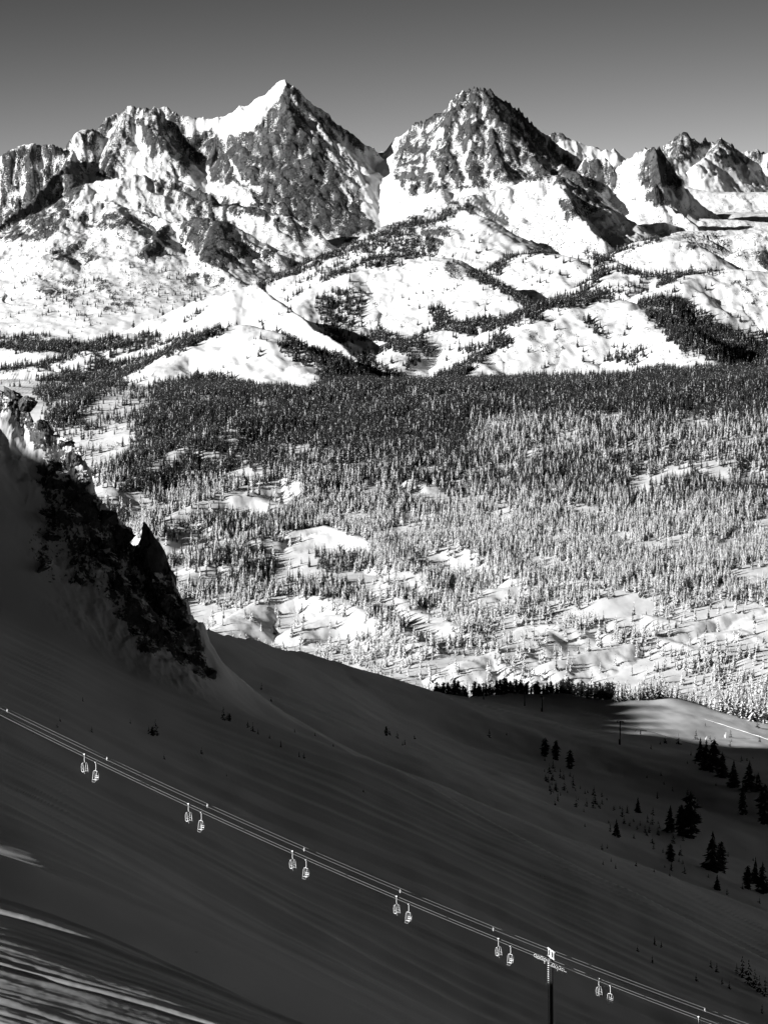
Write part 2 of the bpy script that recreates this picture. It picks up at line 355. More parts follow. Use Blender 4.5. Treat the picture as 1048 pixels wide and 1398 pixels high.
def ridge_z(x, y, z, rd, detail):
    pts, sf, sb, Hh, c, g, gw, jag, tail = rd
    A = np.array(pts, np.float32)
    reach = max(Hh * 4.5 / min(sf, sb), 900)
    m = (x > A[:, 0].min() - reach) & (x < A[:, 0].max() + reach) & (y > A[:, 1].min() - reach) & (y < A[:, 1].max() + reach)
    idx = np.nonzero(m)[0]
    if len(idx) == 0: return
    px = x[idx]; py = y[idx]
    if detail:
        wx = px + fbm(px / 120, py / 120, 4, 11) * min(12, gw * 0.2); wy = py + fbm(px / 90, py / 90, 3, 21) * min(22, gw * 0.4)
    else: wx, wy = px, py
    best = np.full(len(idx), -1e9, np.float32); bs = np.zeros_like(best); bd = np.zeros_like(best)
    s0 = 0.0
    for i in range(len(A) - 1):
        ax, ay, az = A[i]; bx, by, bz = A[i + 1]
        dx, dy = bx - ax, by - ay; L2 = dx * dx + dy * dy + 1e-6; L = math.sqrt(L2)
        t = np.clip(((wx - ax) * dx + (wy - ay) * dy) / L2, 0, 1)
        ex = wx - ax - t * dx; ey = wy - ay - t * dy
        d = np.sqrt(ex * ex + ey * ey)
        side = -(ey if abs(dx) > abs(dy) * 0.8 else ex) / (d + 1.0)       # spur: left and right flank
        sl = sb + (sf - sb) * (0.5 + 0.5 * np.clip(side * 1.4, -1, 1))
        dd = np.sqrt(d * d + c * c / (sl * sl)) - c / sl
        zz = az + (bz - az) * t - Hh * (1 - np.exp(-dd * sl / Hh)) - tail * dd
        w = zz > best
        best = np.where(w, zz, best); bs = np.where(w, s0 + t * L, bs); bd = np.where(w, d, bd)
        s0 += L
    if detail:
        seed = int(abs(pts[0][0] * 3 + pts[0][2]) % 50)
        if g > 0:
            q = ridged(bs / gw + fbm(px / 200, py / 200, 2, 31) * 0.6, bd / (gw * 5), 4, 40 + seed % 7, 0.55)
            best = best - 0.75 * g * (1 - q) * 1.3 * sstep(0, gw * 2.2, bd) * np.exp(-np.maximum(bd - 2.2 * Hh, 0) / Hh)
        if jag > 0:
            near = np.exp(-bd / 60)
            best = best + jag * (ridged(px / 28, py / 28, 4, 60 + seed % 5, 0.6) - 0.62) * near * 1.2
    z[idx] = np.maximum(z[idx], best)

def far_height(x, y, detail=True):
    x = x.astype(np.float32); y = y.astype(np.float32)
    z = base_z(x, y).astype(np.float32)
    if detail:
        hill = sstep(3000, 3600, y)
        z = z + hill * (fbm((x - 0.5 * y) / 230, y / 300, 4, 1, 0.42) * 13) * (1 + sstep(7000, 12000, y))
    zb = z.copy()
    for rd in RIDGES: ridge_z(x, y, z, rd, detail)
    if detail:
        mt = sstep(9800, 11800, y)
        up = sstep(10, 160, z - zb)
        z = z + mt * up * (fbm(x / 70, y / 90, 5, 5, 0.5) * 6 + (ridged(x / 70 + 0.5 * fbm(x / 260, y / 260, 2, 6), y / 330, 4, 8, 0.48) - 0.6) * 15 + (ridged((x + 0.7 * y) / 120, (y - x) / 400, 4, 18, 0.5) - 0.6) * 14)
        z = z + (1 - mt) * (fbm(x / 60, y / 60, 4, 15, 0.45) * 1.3)
        ml = sstep(9800, 10300, y) * (1 - sstep(11000, 11600, y)) * (1 - sstep(-80, 150, x))
        z = z + ml * fbm(x / 60, y / 90, 4, 25, 0.55) * 6
    return z

def grid_columns(lim, inner, n_in, n_out):
    a = np.linspace(-inner, inner, n_in)
    o = inner + (lim - inner) * np.linspace(0, 1, n_out + 1)[1:] ** 1.5
    return np.concatenate([-o[::-1], a, o])

def adaptive_rows(hfun, cols, y0, y1, nrow, floor_w, coarse=500):
    """radial sample positions, denser where the land faces the viewer"""
    ci = np.linspace(0, len(cols) - 1, 60).astype(int)
    Yc = y0 * (y1 / y0) ** np.linspace(0, 1, coarse)
    A, Yg = np.meshgrid(cols[ci], Yc, indexing='ij')
    z = hfun((A * Yg).ravel(), Yg.ravel()).reshape(A.shape)
    ang = z / Yg
    rate = np.maximum(np.gradient(ang, axis=1), 0) * F            # picture rows per coarse step
    w = rate + floor_w * nrow / coarse
    for _ in range(6):
        p = np.pad(w, ((0, 0), (2, 2)), mode='edge'); w = (p[:, :-4] + p[:, 1:-3] + p[:, 2:-2] + p[:, 3:-1] + p[:, 4:]) / 5
        p = np.pad(w, ((2, 2), (0, 0)), mode='edge'); w = (p[:-4] + p[1:-3] + p[2:-2] + p[3:-1] + p[4:]) / 5
    cs = np.cumsum(w, axis=1); cs = (cs - cs[:, :1]) / (cs[:, -1:] - cs[:, :1])
    q = np.linspace(0, 1, nrow)
    rows = np.array([np.interp(q, cs[i], Yc) for i in range(len(ci))])
    out = np.empty((len(cols), nrow))
    for j in range(nrow): out[:, j] = np.interp(np.arange(len(cols)), ci, rows[:, j])
    return out

def normals_of(X, Y, Z):
    Pm = np.stack([X, Y, Z], -1)
    du = np.gradient(Pm, axis=0); dv = np.gradient(Pm, axis=1)
    n = np.cross(du, dv); n /= np.linalg.norm(n, axis=-1, keepdims=True) + 1e-9
    n[n[..., 2] < 0] *= -1
    return n

def make_land(X, Y, Z, attr, regions, normals):
    """regions: list of (name, label, material, cell mask); each becomes its own mesh, borders share positions"""
    nc, nr = X.shape
    ids = np.arange(nc * nr).reshape(nc, nr)
    q = np.stack([ids[:-1, :-1], ids[1:, :-1], ids[1:, 1:], ids[:-1, 1:]], -1).reshape(-1, 4)
    co = np.stack([X.ravel(), Y.ravel(), Z.ravel()], -1).astype(np.float32)
    nn = normals.reshape(-1, 3)
    for (name, label, mat, mask) in regions:
        qq = q[mask.ravel()]
        if len(qq) == 0: continue
        used, inv = np.unique(qq.ravel(), return_inverse=True)
        me = bpy.data.meshes.new(name)
        me.vertices.add(len(used)); me.vertices.foreach_set('co', co[used].ravel())
        me.loops.add(len(inv)); me.loops.foreach_set('vertex_index', inv.astype(np.int32).ravel())
        me.polygons.add(len(qq)); me.polygons.foreach_set('loop_start', np.arange(0, len(inv), 4, dtype=np.int32))
        me.polygons.foreach_set('use_smooth', np.ones(len(qq), bool))
        me.update(calc_edges=True)
        a = me.attributes.new('rock', 'FLOAT', 'POINT'); a.data.foreach_set('value', attr.ravel()[used].astype(np.float32))
        me.normals_split_custom_set_from_vertices(nn[used])
        me.materials.append(mat)
        o = link(bpy.data.objects.new(name, me)); tag(o, label, kind='structure')

# bare rock on the far land, and one shade line put in as rock
rk = Paint(0.22)
rk.poly(0.30, [(0, 330), (120, 270), (420, 290), (520, 310), (360, 390), (280, 410), (0, 450)])
rk.poly(0.28, [(700, 250), (830, 290), (900, 360), (700, 330)])
rk.poly(0.30, [(880, 300), (1048, 290), (1048, 350), (900, 350)])
rk.poly(0.42, [(110, 180), (165, 146), (200, 190), (130, 240)])
rk.poly(0.46, [(0, 205), (95, 190), (90, 225), (60, 270), (0, 300)])
rk.poly(0.50, [(160, 142), (250, 152), (262, 235), (232, 250), (205, 212), (185, 180)])
rk.poly(0.80, [(235, 188), (262, 185), (297, 180), (300, 205), (290, 228), (262, 220), (245, 235)])
rk.poly(0.78, [(-40, 330), (20, 282), (60, 238), (85, 222), (118, 222), (112, 260), (88, 302), (60, 328), (20, 330)])
rk.poly(0.62, [(125, 215), (150, 208), (172, 226), (170, 242), (135, 242)])
rk.poly(0.95, [(383, 112), (345, 178), (317, 186), (296, 205), (284, 232), (288, 248), (330, 252), (355, 280), (400, 292), (430, 312), (480, 328), (516, 312), (495, 280), (470, 215), (445, 170), (414, 136), (392, 112)])
rk.poly(0.50, [(398, 122), (416, 140), (460, 190), (500, 262), (486, 268), (450, 225), (418, 170)])
rk.poly(0.00, [(258, 160), (284, 164), (330, 148), (375, 112), (392, 108), (378, 140), (345, 178), (317, 182), (290, 178)])
rk.poly(0.66, [(541, 206), (549, 188), (565, 165), (606, 148), (632, 122), (663, 112), (704, 140), (730, 168), (752, 198), (780, 222), (800, 250), (760, 250), (700, 244), (660, 258), (600, 258), (565, 274), (545, 256), (536, 236)])
rk.poly(0.88, [(610, 165), (632, 120), (665, 114), (672, 140), (650, 150)])
rk.poly(0.70, [(440, 155), (460, 160), (508, 196), (500, 206), (470, 190)])
rk.poly(0.00, [(520, 225), (540, 240), (560, 272), (590, 268), (560, 300), (500, 300), (490, 250)])
rk.poly(0.72, [(785, 236), (800, 212), (830, 212), (846, 240), (826, 262), (800, 258)])
rk.poly(0.70, [(768, 225), (812, 262), (824, 290), (800, 285), (775, 260)])
rk.poly(0.98, [(868, 250), (880, 212), (892, 200), (906, 202), (932, 252), (900, 256)])
rk.poly(0.95, [(880, 268), (893, 250), (910, 280), (890, 276)])
rk.poly(0.50, [(905, 199), (930, 175), (946, 184), (962, 184), (990, 184), (1004, 200), (1100, 198), (1100, 226), (990, 222), (960, 214), (940, 222), (915, 218)])
rk.poly(0.55, [(740, 198), (760, 176), (780, 190), (760, 196)])
rk.poly(0.00, [(770, 192), (850, 212), (850, 225), (770, 212)])
rk.poly(0.85, [(243, 305), (262, 298), (310, 296), (322, 330), (380, 342), (372, 358), (330, 352), (300, 368), (270, 350), (248, 335)])
rk.poly(0.85, [(184, 350), (208, 318), (232, 305), (238, 318), (222, 346), (200, 352)])
rk.poly(0.70, [(62, 352), (105, 326), (135, 340), (140, 352), (100, 362)])
rk.poly(0.62, [(50, 392), (85, 375), (110, 400), (105, 418), (70, 415)])
rk.poly(0.62, [(100, 300), (150, 292), (210, 300), (200, 312), (140, 312)])
rk.poly(0.50, [(120, 380), (200, 390), (210, 440), (150, 440)])
rk.poly(0.55, [(250, 370), (310, 380), (300, 400), (250, 395)])
rk.poly(0.85, [(330, 284), (352, 274), (386, 274), (396, 292), (350, 298)])
rk.poly(0.62, [(370, 300), (400, 294), (430, 305), (440, 325), (400, 330)])
rk.poly(0.62, [(200, 246), (285, 260), (330, 275), (330, 296), (250, 292), (230, 268)])
rk.poly(0.68, [(560, 318), (600, 305), (625, 300), (600, 345), (580, 345)])
rk.poly(0.50, [(605, 350), (625, 345), (632, 380), (610, 385)])
rk.poly(0.50, [(540, 300), (640, 268), (650, 280), (560, 318), (500, 325)])
rk.poly(0.55, [(760, 268), (800, 272), (812, 290), (775, 300)])
rk.poly(0.55, [(930, 320), (985, 318), (1000, 340), (940, 340)])
rk.poly(0.60, [(1030, 345), (1060, 335), (1060, 370), (1030, 362)])
rk.poly(0.42, [(990, 375), (1060, 395), (1060, 430), (1010, 415)])
rk.poly(0.50, [(320, 400), (330, 415), (350, 445), (340, 442), (318, 410)])
rk.poly(0.33, [(700, 450), (760, 440), (780, 480), (720, 480)])
rk.poly(0.02, [(60, 470), (110, 440), (280, 400), (340, 385), (500, 500), (440, 530), (0, 560), (0, 480)])
rk.poly(0.05, [(0, 560), (1100, 520), (1100, 990), (0, 990)])
rk.poly(0.36, [(110, 560), (180, 560), (160, 640), (120, 650)])
rk.poly(0.44, [(690, 830), (760, 810), (800, 850), (720, 875)])
rk.poly(0.26, [(600, 860), (700, 870), (640, 930), (560, 920)])
for r_, val, line in [(3, 0.15, [(398, 128), (430, 185), (462, 235), (478, 275)]), (2, 0.1, [(412, 145), (452, 200), (486, 262)]), (3, 1.0, [(664, 120), (676, 150), (690, 185), (712, 218)]), (2, 1.0, [(735, 182), (752, 205), (776, 222)]),  # diagonal line down the right peak is shade, put in as dark rock
                      (2, 1.0, [(386, 135), (396, 170), (424, 225), (440, 270)]), (2, 1.0, [(410, 150), (425, 175), (455, 230)]), (3, 0.15, [(640, 195), (630, 225), (640, 250)]), (3, 0.15, [(600, 178), (585, 210), (600, 250)]), (2, 0.1, [(648, 140), (660, 150), (640, 165)]),
                      (3, 0.1, [(222, 215), (232, 235), (240, 245)]), (2, 1.0, [(203, 165), (206, 190), (213, 205)]), (3, 1.0, [(182, 152), (195, 175)]), (2, 0.1, [(300, 205), (315, 220), (330, 245), (360, 262)])]:
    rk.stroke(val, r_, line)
rk.blur(1)

colsF = grid_columns(0.165, 0.131, 800, 24)
rowsF = adaptive_rows(lambda x, y: far_height(x, y, False), colsF, 2400.0, 19800.0, 1040, 0.8)
YF = rowsF; XF = colsF[:, None] * YF
ZF = far_height(XF.ravel(), YF.ravel()).reshape(XF.shape).astype(float)
NF = normals_of(XF, YF, ZF)
UF, VF = proj(XF, YF, ZF)
wu = UF + (fbm(XF / 70, YF / 70, 3, 71) * 5).reshape(UF.shape)
wv = VF + (fbm(XF / 70, YF / 70, 3, 81) * 5).reshape(UF.shape)
slope = 1 - NF[..., 2]
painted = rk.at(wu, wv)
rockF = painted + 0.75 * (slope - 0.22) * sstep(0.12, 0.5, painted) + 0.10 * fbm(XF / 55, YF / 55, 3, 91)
# snow stays in the hollows, bare rock on the ribs
lapl = (np.roll(ZF, 3, 0) + np.roll(ZF, -3, 0) - 2 * ZF)
lap2 = (np.roll(ZF, 8, 0) + np.roll(ZF, -8, 0) - 2 * ZF)
rockF = np.minimum(rockF, np.where(painted > 0.88, 0.92, 0.80))
rockF -= (np.clip(lapl / 16.0, -0.10, 0.16) + np.clip(lap2 / 50.0, -0.10, 0.14)) * sstep(0.3, 0.5, painted)
rockF += 0.16 * fbm(XF / 150, YF / 300 + ZF / 90, 2, 95) * sstep(0.3, 0.5, painted)

cyF = YF[:-1, :-1]; cuF = UF[:-1, :-1]
m_forest = cyF < 6850
m_hill = (~m_forest) & (cyF < 9900)
m_dist = cyF > 14300
m_mtn = ~(m_forest | m_hill | m_dist)
m_l = m_mtn & (cuF < 530); m_r = m_mtn & (cuF >= 530) & (cuF < 800); m_g = m_mtn & (cuF >= 800)
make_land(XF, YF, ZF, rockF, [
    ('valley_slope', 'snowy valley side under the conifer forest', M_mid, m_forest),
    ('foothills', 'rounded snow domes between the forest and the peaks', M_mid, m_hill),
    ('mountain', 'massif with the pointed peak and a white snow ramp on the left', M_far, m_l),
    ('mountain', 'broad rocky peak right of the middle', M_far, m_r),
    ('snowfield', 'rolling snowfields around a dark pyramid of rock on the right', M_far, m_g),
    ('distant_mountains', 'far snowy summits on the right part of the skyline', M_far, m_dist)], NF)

# ------------------------------------------------------------------ near land
def RBF(pts, sy=1.0, smooth=1e-3):
    A = np.array(pts, float); S = 300.0
    xy = np.stack([A[:, 0], A[:, 1] * sy], -1) / S
    def k(r): return np.where(r > 1e-9, r * r * np.log(np.maximum(r, 1e-9)), 0)
    n = len(A); D = np.linalg.norm(xy[:, None] - xy[None], axis=-1)
    Mx = np.zeros((n + 3, n + 3)); Mx[:n, :n] = k(D) + smooth * np.eye(n)
    Mx[:n, n] = 1; Mx[:n, n + 1:] = xy; Mx[n, :n] = 1; Mx[n + 1:, :n] = xy.T
    c = np.linalg.solve(Mx, np.concatenate([A[:, 2], [0, 0, 0]]))
    def f(x, y):
        q = np.stack([x, y * sy], -1) / S
        out = c[n] + q @ c[n + 1:]
        for i in range(n):
            out = out + c[i] * k(np.hypot(q[..., 0] - xy[i, 0], q[..., 1] - xy[i, 1]))
        return out
    return f
def W(u, v, Y): return tuple(float(c) for c in unproj(u, v, Y))

# slope under the lift, dipping to the right
S1 = [W(0, 770, 930), W(150, 862, 900), W(300, 937, 880), W(0, 1235, 400), W(0, 1385, 300), W(0, 960, 700), W(0, 1100, 560), W(0, 1165, 470), W(120, 1222, 470),
      W(300, 1402, 330), W(300, 1350, 430), W(300, 1250, 570), W(300, 1110, 700), W(300, 1010, 800), W(600, 1480, 430), W(600, 1375, 590), W(600, 1230, 700), W(600, 1130, 800),
      W(750, 1440, 600), W(750, 1290, 710), W(750, 1200, 790), W(1048, 1540, 610), W(1048, 1400, 720), W(1048, 1330, 790),
      W(430, 1007, 870), W(520, 1047, 850), W(850, 1218, 810),
      (0, 0, -6), (60, 0, -35), (-60, -60, -4), (0, 60, -26), (-40, 120, -42), (0, 120, -50), (60, 120, -78), (60, 220, -98), (-20, 200, -66), (-40, 260, -72), (-300, 0, 20), (-300, -200, 20), (200, 0, -80),
      (-200, 300, -46), (-280, 375, -26), (-200, 470, -62), (-100, 485, -98), (-300, 430, -22), (-330, 520, 0), (-250, 560, -25), (-330, 800, 10), (-420, 400, 22), (-420, 480, 45), (-600, 0, 90), (-600, 500, 130), (-600, 800, 150), (160, 500, -200), (250, 700, -240), (200, 1000, -260)]
f1 = RBF(S1)
# crest of that slope, past which it drops into the basin
C1 = np.array([W(-60, 900, 900), W(150, 880, 876), W(240, 880, 868), W(300, 932, 872), W(430, 1006, 880), W(520, 1046, 860), W(600, 1083, 845), W(700, 1138, 830), W(850, 1216, 820), W(1048, 1305, 810), W(1200, 1370, 800)])
S2 = [W(275, 858, 1500), W(350, 872, 1650), W(420, 893, 1750), W(470, 907, 1850), W(530, 928, 2000), W(590, 948, 2150), W(700, 946, 2350), W(780, 948, 2350), W(850, 958, 2300),
      W(920, 950, 2350), W(960, 962, 2350), W(1000, 975, 2300), W(1048, 986, 2250), W(1150, 1000, 2250),
      W(300, 940, 1250), W(430, 1010, 1200), W(600, 1090, 1150), W(850, 1230, 1050), W(1048, 1320, 1000),
      W(600, 1000, 1650), W(700, 1060, 1500), W(800, 1000, 1950), W(850, 1130, 1350), W(940, 1140, 1380), W(1000, 1050, 1750), W(1048, 1180, 1330), W(1048, 1090, 1600), W(1150, 1100, 1600),
      (-150, 1250, -170), (-160, 980, -150), (-48, 960, -180), (0, 950, -195), (90, 950, -220), (-60, 1100, -185), (-200, 1700, -190), (-400, 1200, -60), (300, 1000, -290), (-400, 1700, -100)]
f2 = RBF(S2)
SKY2 = np.array([W(200, 850, 1450), W(275, 857, 1500), W(350, 871, 1650), W(420, 892, 1750), W(470, 906, 1850), W(530, 927, 2000), W(590, 947, 2150), W(700, 945, 2350), W(780, 947, 2350), W(850, 957, 2300),
                 W(920, 948, 2350), W(960, 960, 2350), W(1000, 973, 2300), W(1048, 984, 2250), W(1150, 1000, 2250)])
L1 = [W(-120, 430, 905), W(-60, 485, 905), W(0, 532, 900), W(30, 546, 900), W(50, 572, 895), W(84, 602, 890), W(97, 614, 890), W(113, 640, 888), W(120, 672, 886), W(135, 688, 884), W(150, 693, 882), W(165, 720, 880),
      W(185, 752, 880), W(215, 760, 880), W(235, 790, 878), W(240, 806, 876), W(255, 828, 874), W(266, 855, 872), W(276, 885, 870), W(297, 932, 868)]
NEAR_R = [(L1, 1.0, 2.2, 75, 0.6),
          ([(L1[0][0], 905, L1[0][2]), (-300, 870, 22), (-600, 800, 150), (-900, 730, 262)], 0.8, 1.6, 420, 4),
          ([(-900, -500, 150), (-900, -100, 190), (-900, 120, 195), (-900, 325, 188), (-900, 338, 198), (-900, 356, 222), (-900, 480, 262), (-900, 700, 275), (-900, 1000, 285), (-900, 1120, 200), (-900, 1200, 150), (-900, 1260, 115), (-900, 1300, 98), (-900, 1430, 92), (-900, 1500, 92), (-900, 1560, 90), (-900, 1600, 84), (-900, 1660, 68), (-900, 1720, 50), (-900, 1800, -40)], 0.6, 0.6, 400, 8),
          ]
def ridge_simple(x, y, pts, sf, sb, Hh, c):
    A = np.array(pts, np.float32); best = np.full(x.shape, -1e9)
    for i in range(len(A) - 1):
        ax, ay, az = A[i]; bx, by, bz = A[i + 1]
        dx, dy = bx - ax, by - ay; L2 = dx * dx + dy * dy + 1e-6
        t = np.clip(((x - ax) * dx + (y - ay) * dy) / L2, 0, 1)
        ex = x - ax - t * dx; ey = y - ay - t * dy; d = np.hypot(ex, ey)
        sl = sb + (sf - sb) * (0.5 + 0.5 * np.clip(-ey / (d + 0.5) * 1.4, -1, 1))
        dd = np.sqrt(d * d + c * c) - c
        best = np.maximum(best, az + (bz - az) * t - Hh * (1 - np.exp(-dd * sl / Hh)) - 0.42 * dd)
    return best
def smax(a, b, k):
    h = np.clip(0.5 + 0.5 * (a - b) / k, 0, 1)
    return b * (1 - h) + a * h + k * h * (1 - h)

def near_height(x, y, detail=True):
    x = np.asarray(x, float); y = np.asarray(y, float)
    cyl = np.interp(x, C1[:, 0], C1[:, 1])
    z1 = f1(np.clip(x, -700, 300), np.clip(y, -200, cyl + 12))
    z1 = np.minimum(z1, 110 + 0.05 * np.abs(x))
    over = np.maximum(y - cyl, 0)
    z1 = z1 - 0.55 * (np.sqrt(over ** 2 + 8 ** 2) - 8)
    wx, wy = x, y
    if detail:
        lm = np.exp(-((y - 879) / 26.0) ** 2) * sstep(-44, -56, x)
        wx = x + lm * fbm(x / 9, y / 9, 3, 5) * 2.0; wy = y + lm * fbm(x / 9, y / 9, 3, 6) * 3.0
    rz = ridge_simple(wx, wy, *NEAR_R[0])
    if detail:
        rz = rz + lm * ((ridged(x / 14, y / 14, 5, 33, 0.6) - 0.62) * 9 * (0.35 + 0.65 * sstep(-112, -92, x)) + fbm(x / 3.5, y / 3.5, 3, 44) * 0.9)
    z1 = smax(z1, rz, 3.0)
    for rr in NEAR_R[1:]: z1 = smax(z1, ridge_simple(x, y, *rr), 10.0)
    sk = np.interp(x, SKY2[:, 0], SKY2[:, 1])
    z2 = f2(np.clip(x, -450, 420), np.clip(y, 950, sk + 80))
    o2 = np.maximum(y - sk, 0)
    z2 = z2 - 0.5 * (np.sqrt(o2 ** 2 + 10 ** 2) - 10)
    z2 = z2 - 2.0 * np.maximum(900 - y, 0)
    perp = 0.57 * x - 0.82 * y; al = -0.82 * x - 0.57 * y        # axes across and along the sun, for the unseen added knoll
    z1 = z1 - 9.5 * np.exp(-((x + 528) / 26.0) ** 2 - ((y - 583) / 26.0) ** 2) + 3.6 * np.exp(-((x + 86) / 9.0) ** 2 - ((y - 498) / 48.0) ** 2)  # unseen dip lets sun onto the ridge, unseen hump added to shade the slope
    z1 = z1 + 6 * np.exp(-((x + 90) / 13.0) ** 2 - ((y - 408) / 17.0) ** 2)  # another unseen hump, added to shade a sunlit patch of slope
    z1 = z1 + 46 * (1 - sstep(-497, -489, perp)) * sstep(-560, -530, perp) * np.exp(-((al - 35) / 45.0) ** 2)  # unseen knoll added to shade the left end of the cables and chairs
    z = smax(z1, z2, 6.0)
    if detail:
        z = z + fbm(x / 70, y / 110, 3, 2) * 1.6 * sstep(500, 1000, y) + fbm(x / 25, y / 60, 3, 3) * 0.35
        # long wind drifts running down to the right
        a = x; b = y + 0.10 * x
        b2 = b + fbm(a / 70, b / 200, 2, 7) * 5
        drift = ridged(b2 / 30, a / 260, 3, 9, 0.5) - 0.6
        z = z + drift * 1.1 * sstep(470, 580, y) * (1 - sstep(900, 1000, y))
        m = 1 - sstep(392, 412, b2)
        rp = ridged(b2 / 6.5 + fbm(a / 30, b / 12, 2, 19) * 0.25, a / 90, 3, 12, 0.45) - 0.5
        z = z + 0.75 * np.exp(-((b2 - 403) / 2.0) ** 2) + 0.75 * np.exp(-((b2 - 376) / 2.2) ** 2)
        z = z + fbm(x / 1.2, y / 3, 2, 29) * 0.012 * m
        z = z + rp * 0.58 * m
    return z

colsN = grid_columns(0.16, 0.130, 620, 14)
out_ang = np.tan(np.radians(np.linspace(9.5, 72, 60)))
colsN = np.concatenate([-out_ang[::-1][:-1], colsN, out_ang[1:22]])
yn1 = adaptive_rows(lambda x, y: near_height(x, y, False), colsN, 450.0, 3000.0, 420, 0.5)
yn0 = 450.0 * (np.linspace(0, 1, 330)[:-1] ** 1.0 * 0.62 + 0.38)[None, :] * np.ones((len(colsN), 1))
yb = np.linspace(-700, 165, 30)
YN = np.concatenate([yn0, yn1], axis=1)
XN = colsN[:, None] * YN
ZN = near_height(XN.ravel(), YN.ravel()).reshape(XN.shape)
NN = normals_of(XN, YN, ZN)
UN, VN = proj(XN, YN, ZN)
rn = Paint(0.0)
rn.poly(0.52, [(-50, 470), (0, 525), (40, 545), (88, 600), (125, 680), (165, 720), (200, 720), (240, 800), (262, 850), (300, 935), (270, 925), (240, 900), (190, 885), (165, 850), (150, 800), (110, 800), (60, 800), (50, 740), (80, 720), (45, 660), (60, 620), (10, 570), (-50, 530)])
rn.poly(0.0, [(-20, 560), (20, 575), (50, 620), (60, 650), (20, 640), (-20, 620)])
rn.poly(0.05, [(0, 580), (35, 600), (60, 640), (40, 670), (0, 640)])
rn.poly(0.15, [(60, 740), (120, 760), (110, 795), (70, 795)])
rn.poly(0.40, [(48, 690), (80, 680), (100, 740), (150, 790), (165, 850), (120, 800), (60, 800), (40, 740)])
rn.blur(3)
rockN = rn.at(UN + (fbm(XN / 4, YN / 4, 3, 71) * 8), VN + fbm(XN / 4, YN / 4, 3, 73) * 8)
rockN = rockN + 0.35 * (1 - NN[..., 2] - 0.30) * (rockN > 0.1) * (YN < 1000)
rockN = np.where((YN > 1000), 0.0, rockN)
mA = YN[:-1, :-1] < 449.9
mB = (YN[:-1, :-1] < np.interp(XN[:-1, :-1], C1[:, 0], C1[:, 1]) + 40) & ~mA
mC = ~(mA | mB)
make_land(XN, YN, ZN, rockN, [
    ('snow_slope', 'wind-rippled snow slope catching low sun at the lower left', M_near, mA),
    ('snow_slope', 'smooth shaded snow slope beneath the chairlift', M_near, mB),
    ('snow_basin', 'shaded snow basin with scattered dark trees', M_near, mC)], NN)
# ground around and behind the viewer
xb = np.linspace(-1500, 500, 60); YB, XB = np.meshgrid(np.linspace(-700, 171, 40), xb)
ZB = near_height(XB.ravel(), YB.ravel(), False).reshape(XB.shape) - 0.6
ZB = np.minimum(ZB, -2.5 + 0.9 * np.maximum(np.hypot(XB, YB) - 10, 0))
make_land(XB, YB, ZB, XB * 0, [('summit_snow', 'snow around the viewpoint', M_near, np.ones((59, 39), bool))], normals_of(XB, YB, ZB))

def bilinear_sampler(X, Y, Z, mask_fn, n, seed, dens):
    """random spots on the land; dens(u, v, x, y) gives the chance that a tree stands there (trees per square metre)"""
    r = np.random.default_rng(seed)
    ax = X[1:, :-1] - X[:-1, :-1]; by = Y[:-1, 1:] - Y[:-1, :-1]
    area = np.abs(ax * by)
    cx = X[:-1, :-1] + ax / 2; cy = Y[:-1, :-1] + by / 2; cz = Z[:-1, :-1]
    u, v = proj(cx, cy, cz)
    d = dens(u, v, cx, cy) * area * mask_fn(u, v, cx, cy)
    cnt = r.poisson(np.clip(d, 0, 5))
    ii, jj = np.nonzero(cnt); k = cnt[ii, jj]
    ii = np.repeat(ii, k); jj = np.repeat(jj, k)
    s = r.random(len(ii)); t = r.random(len(ii))
    def L(A): return (A[ii, jj] * (1 - s) + A[ii + 1, jj] * s) * (1 - t) + (A[ii, jj + 1] * (1 - s) + A[ii + 1, jj + 1] * s) * t
    return np.stack([L(X), L(Y), L(Z)], -1)

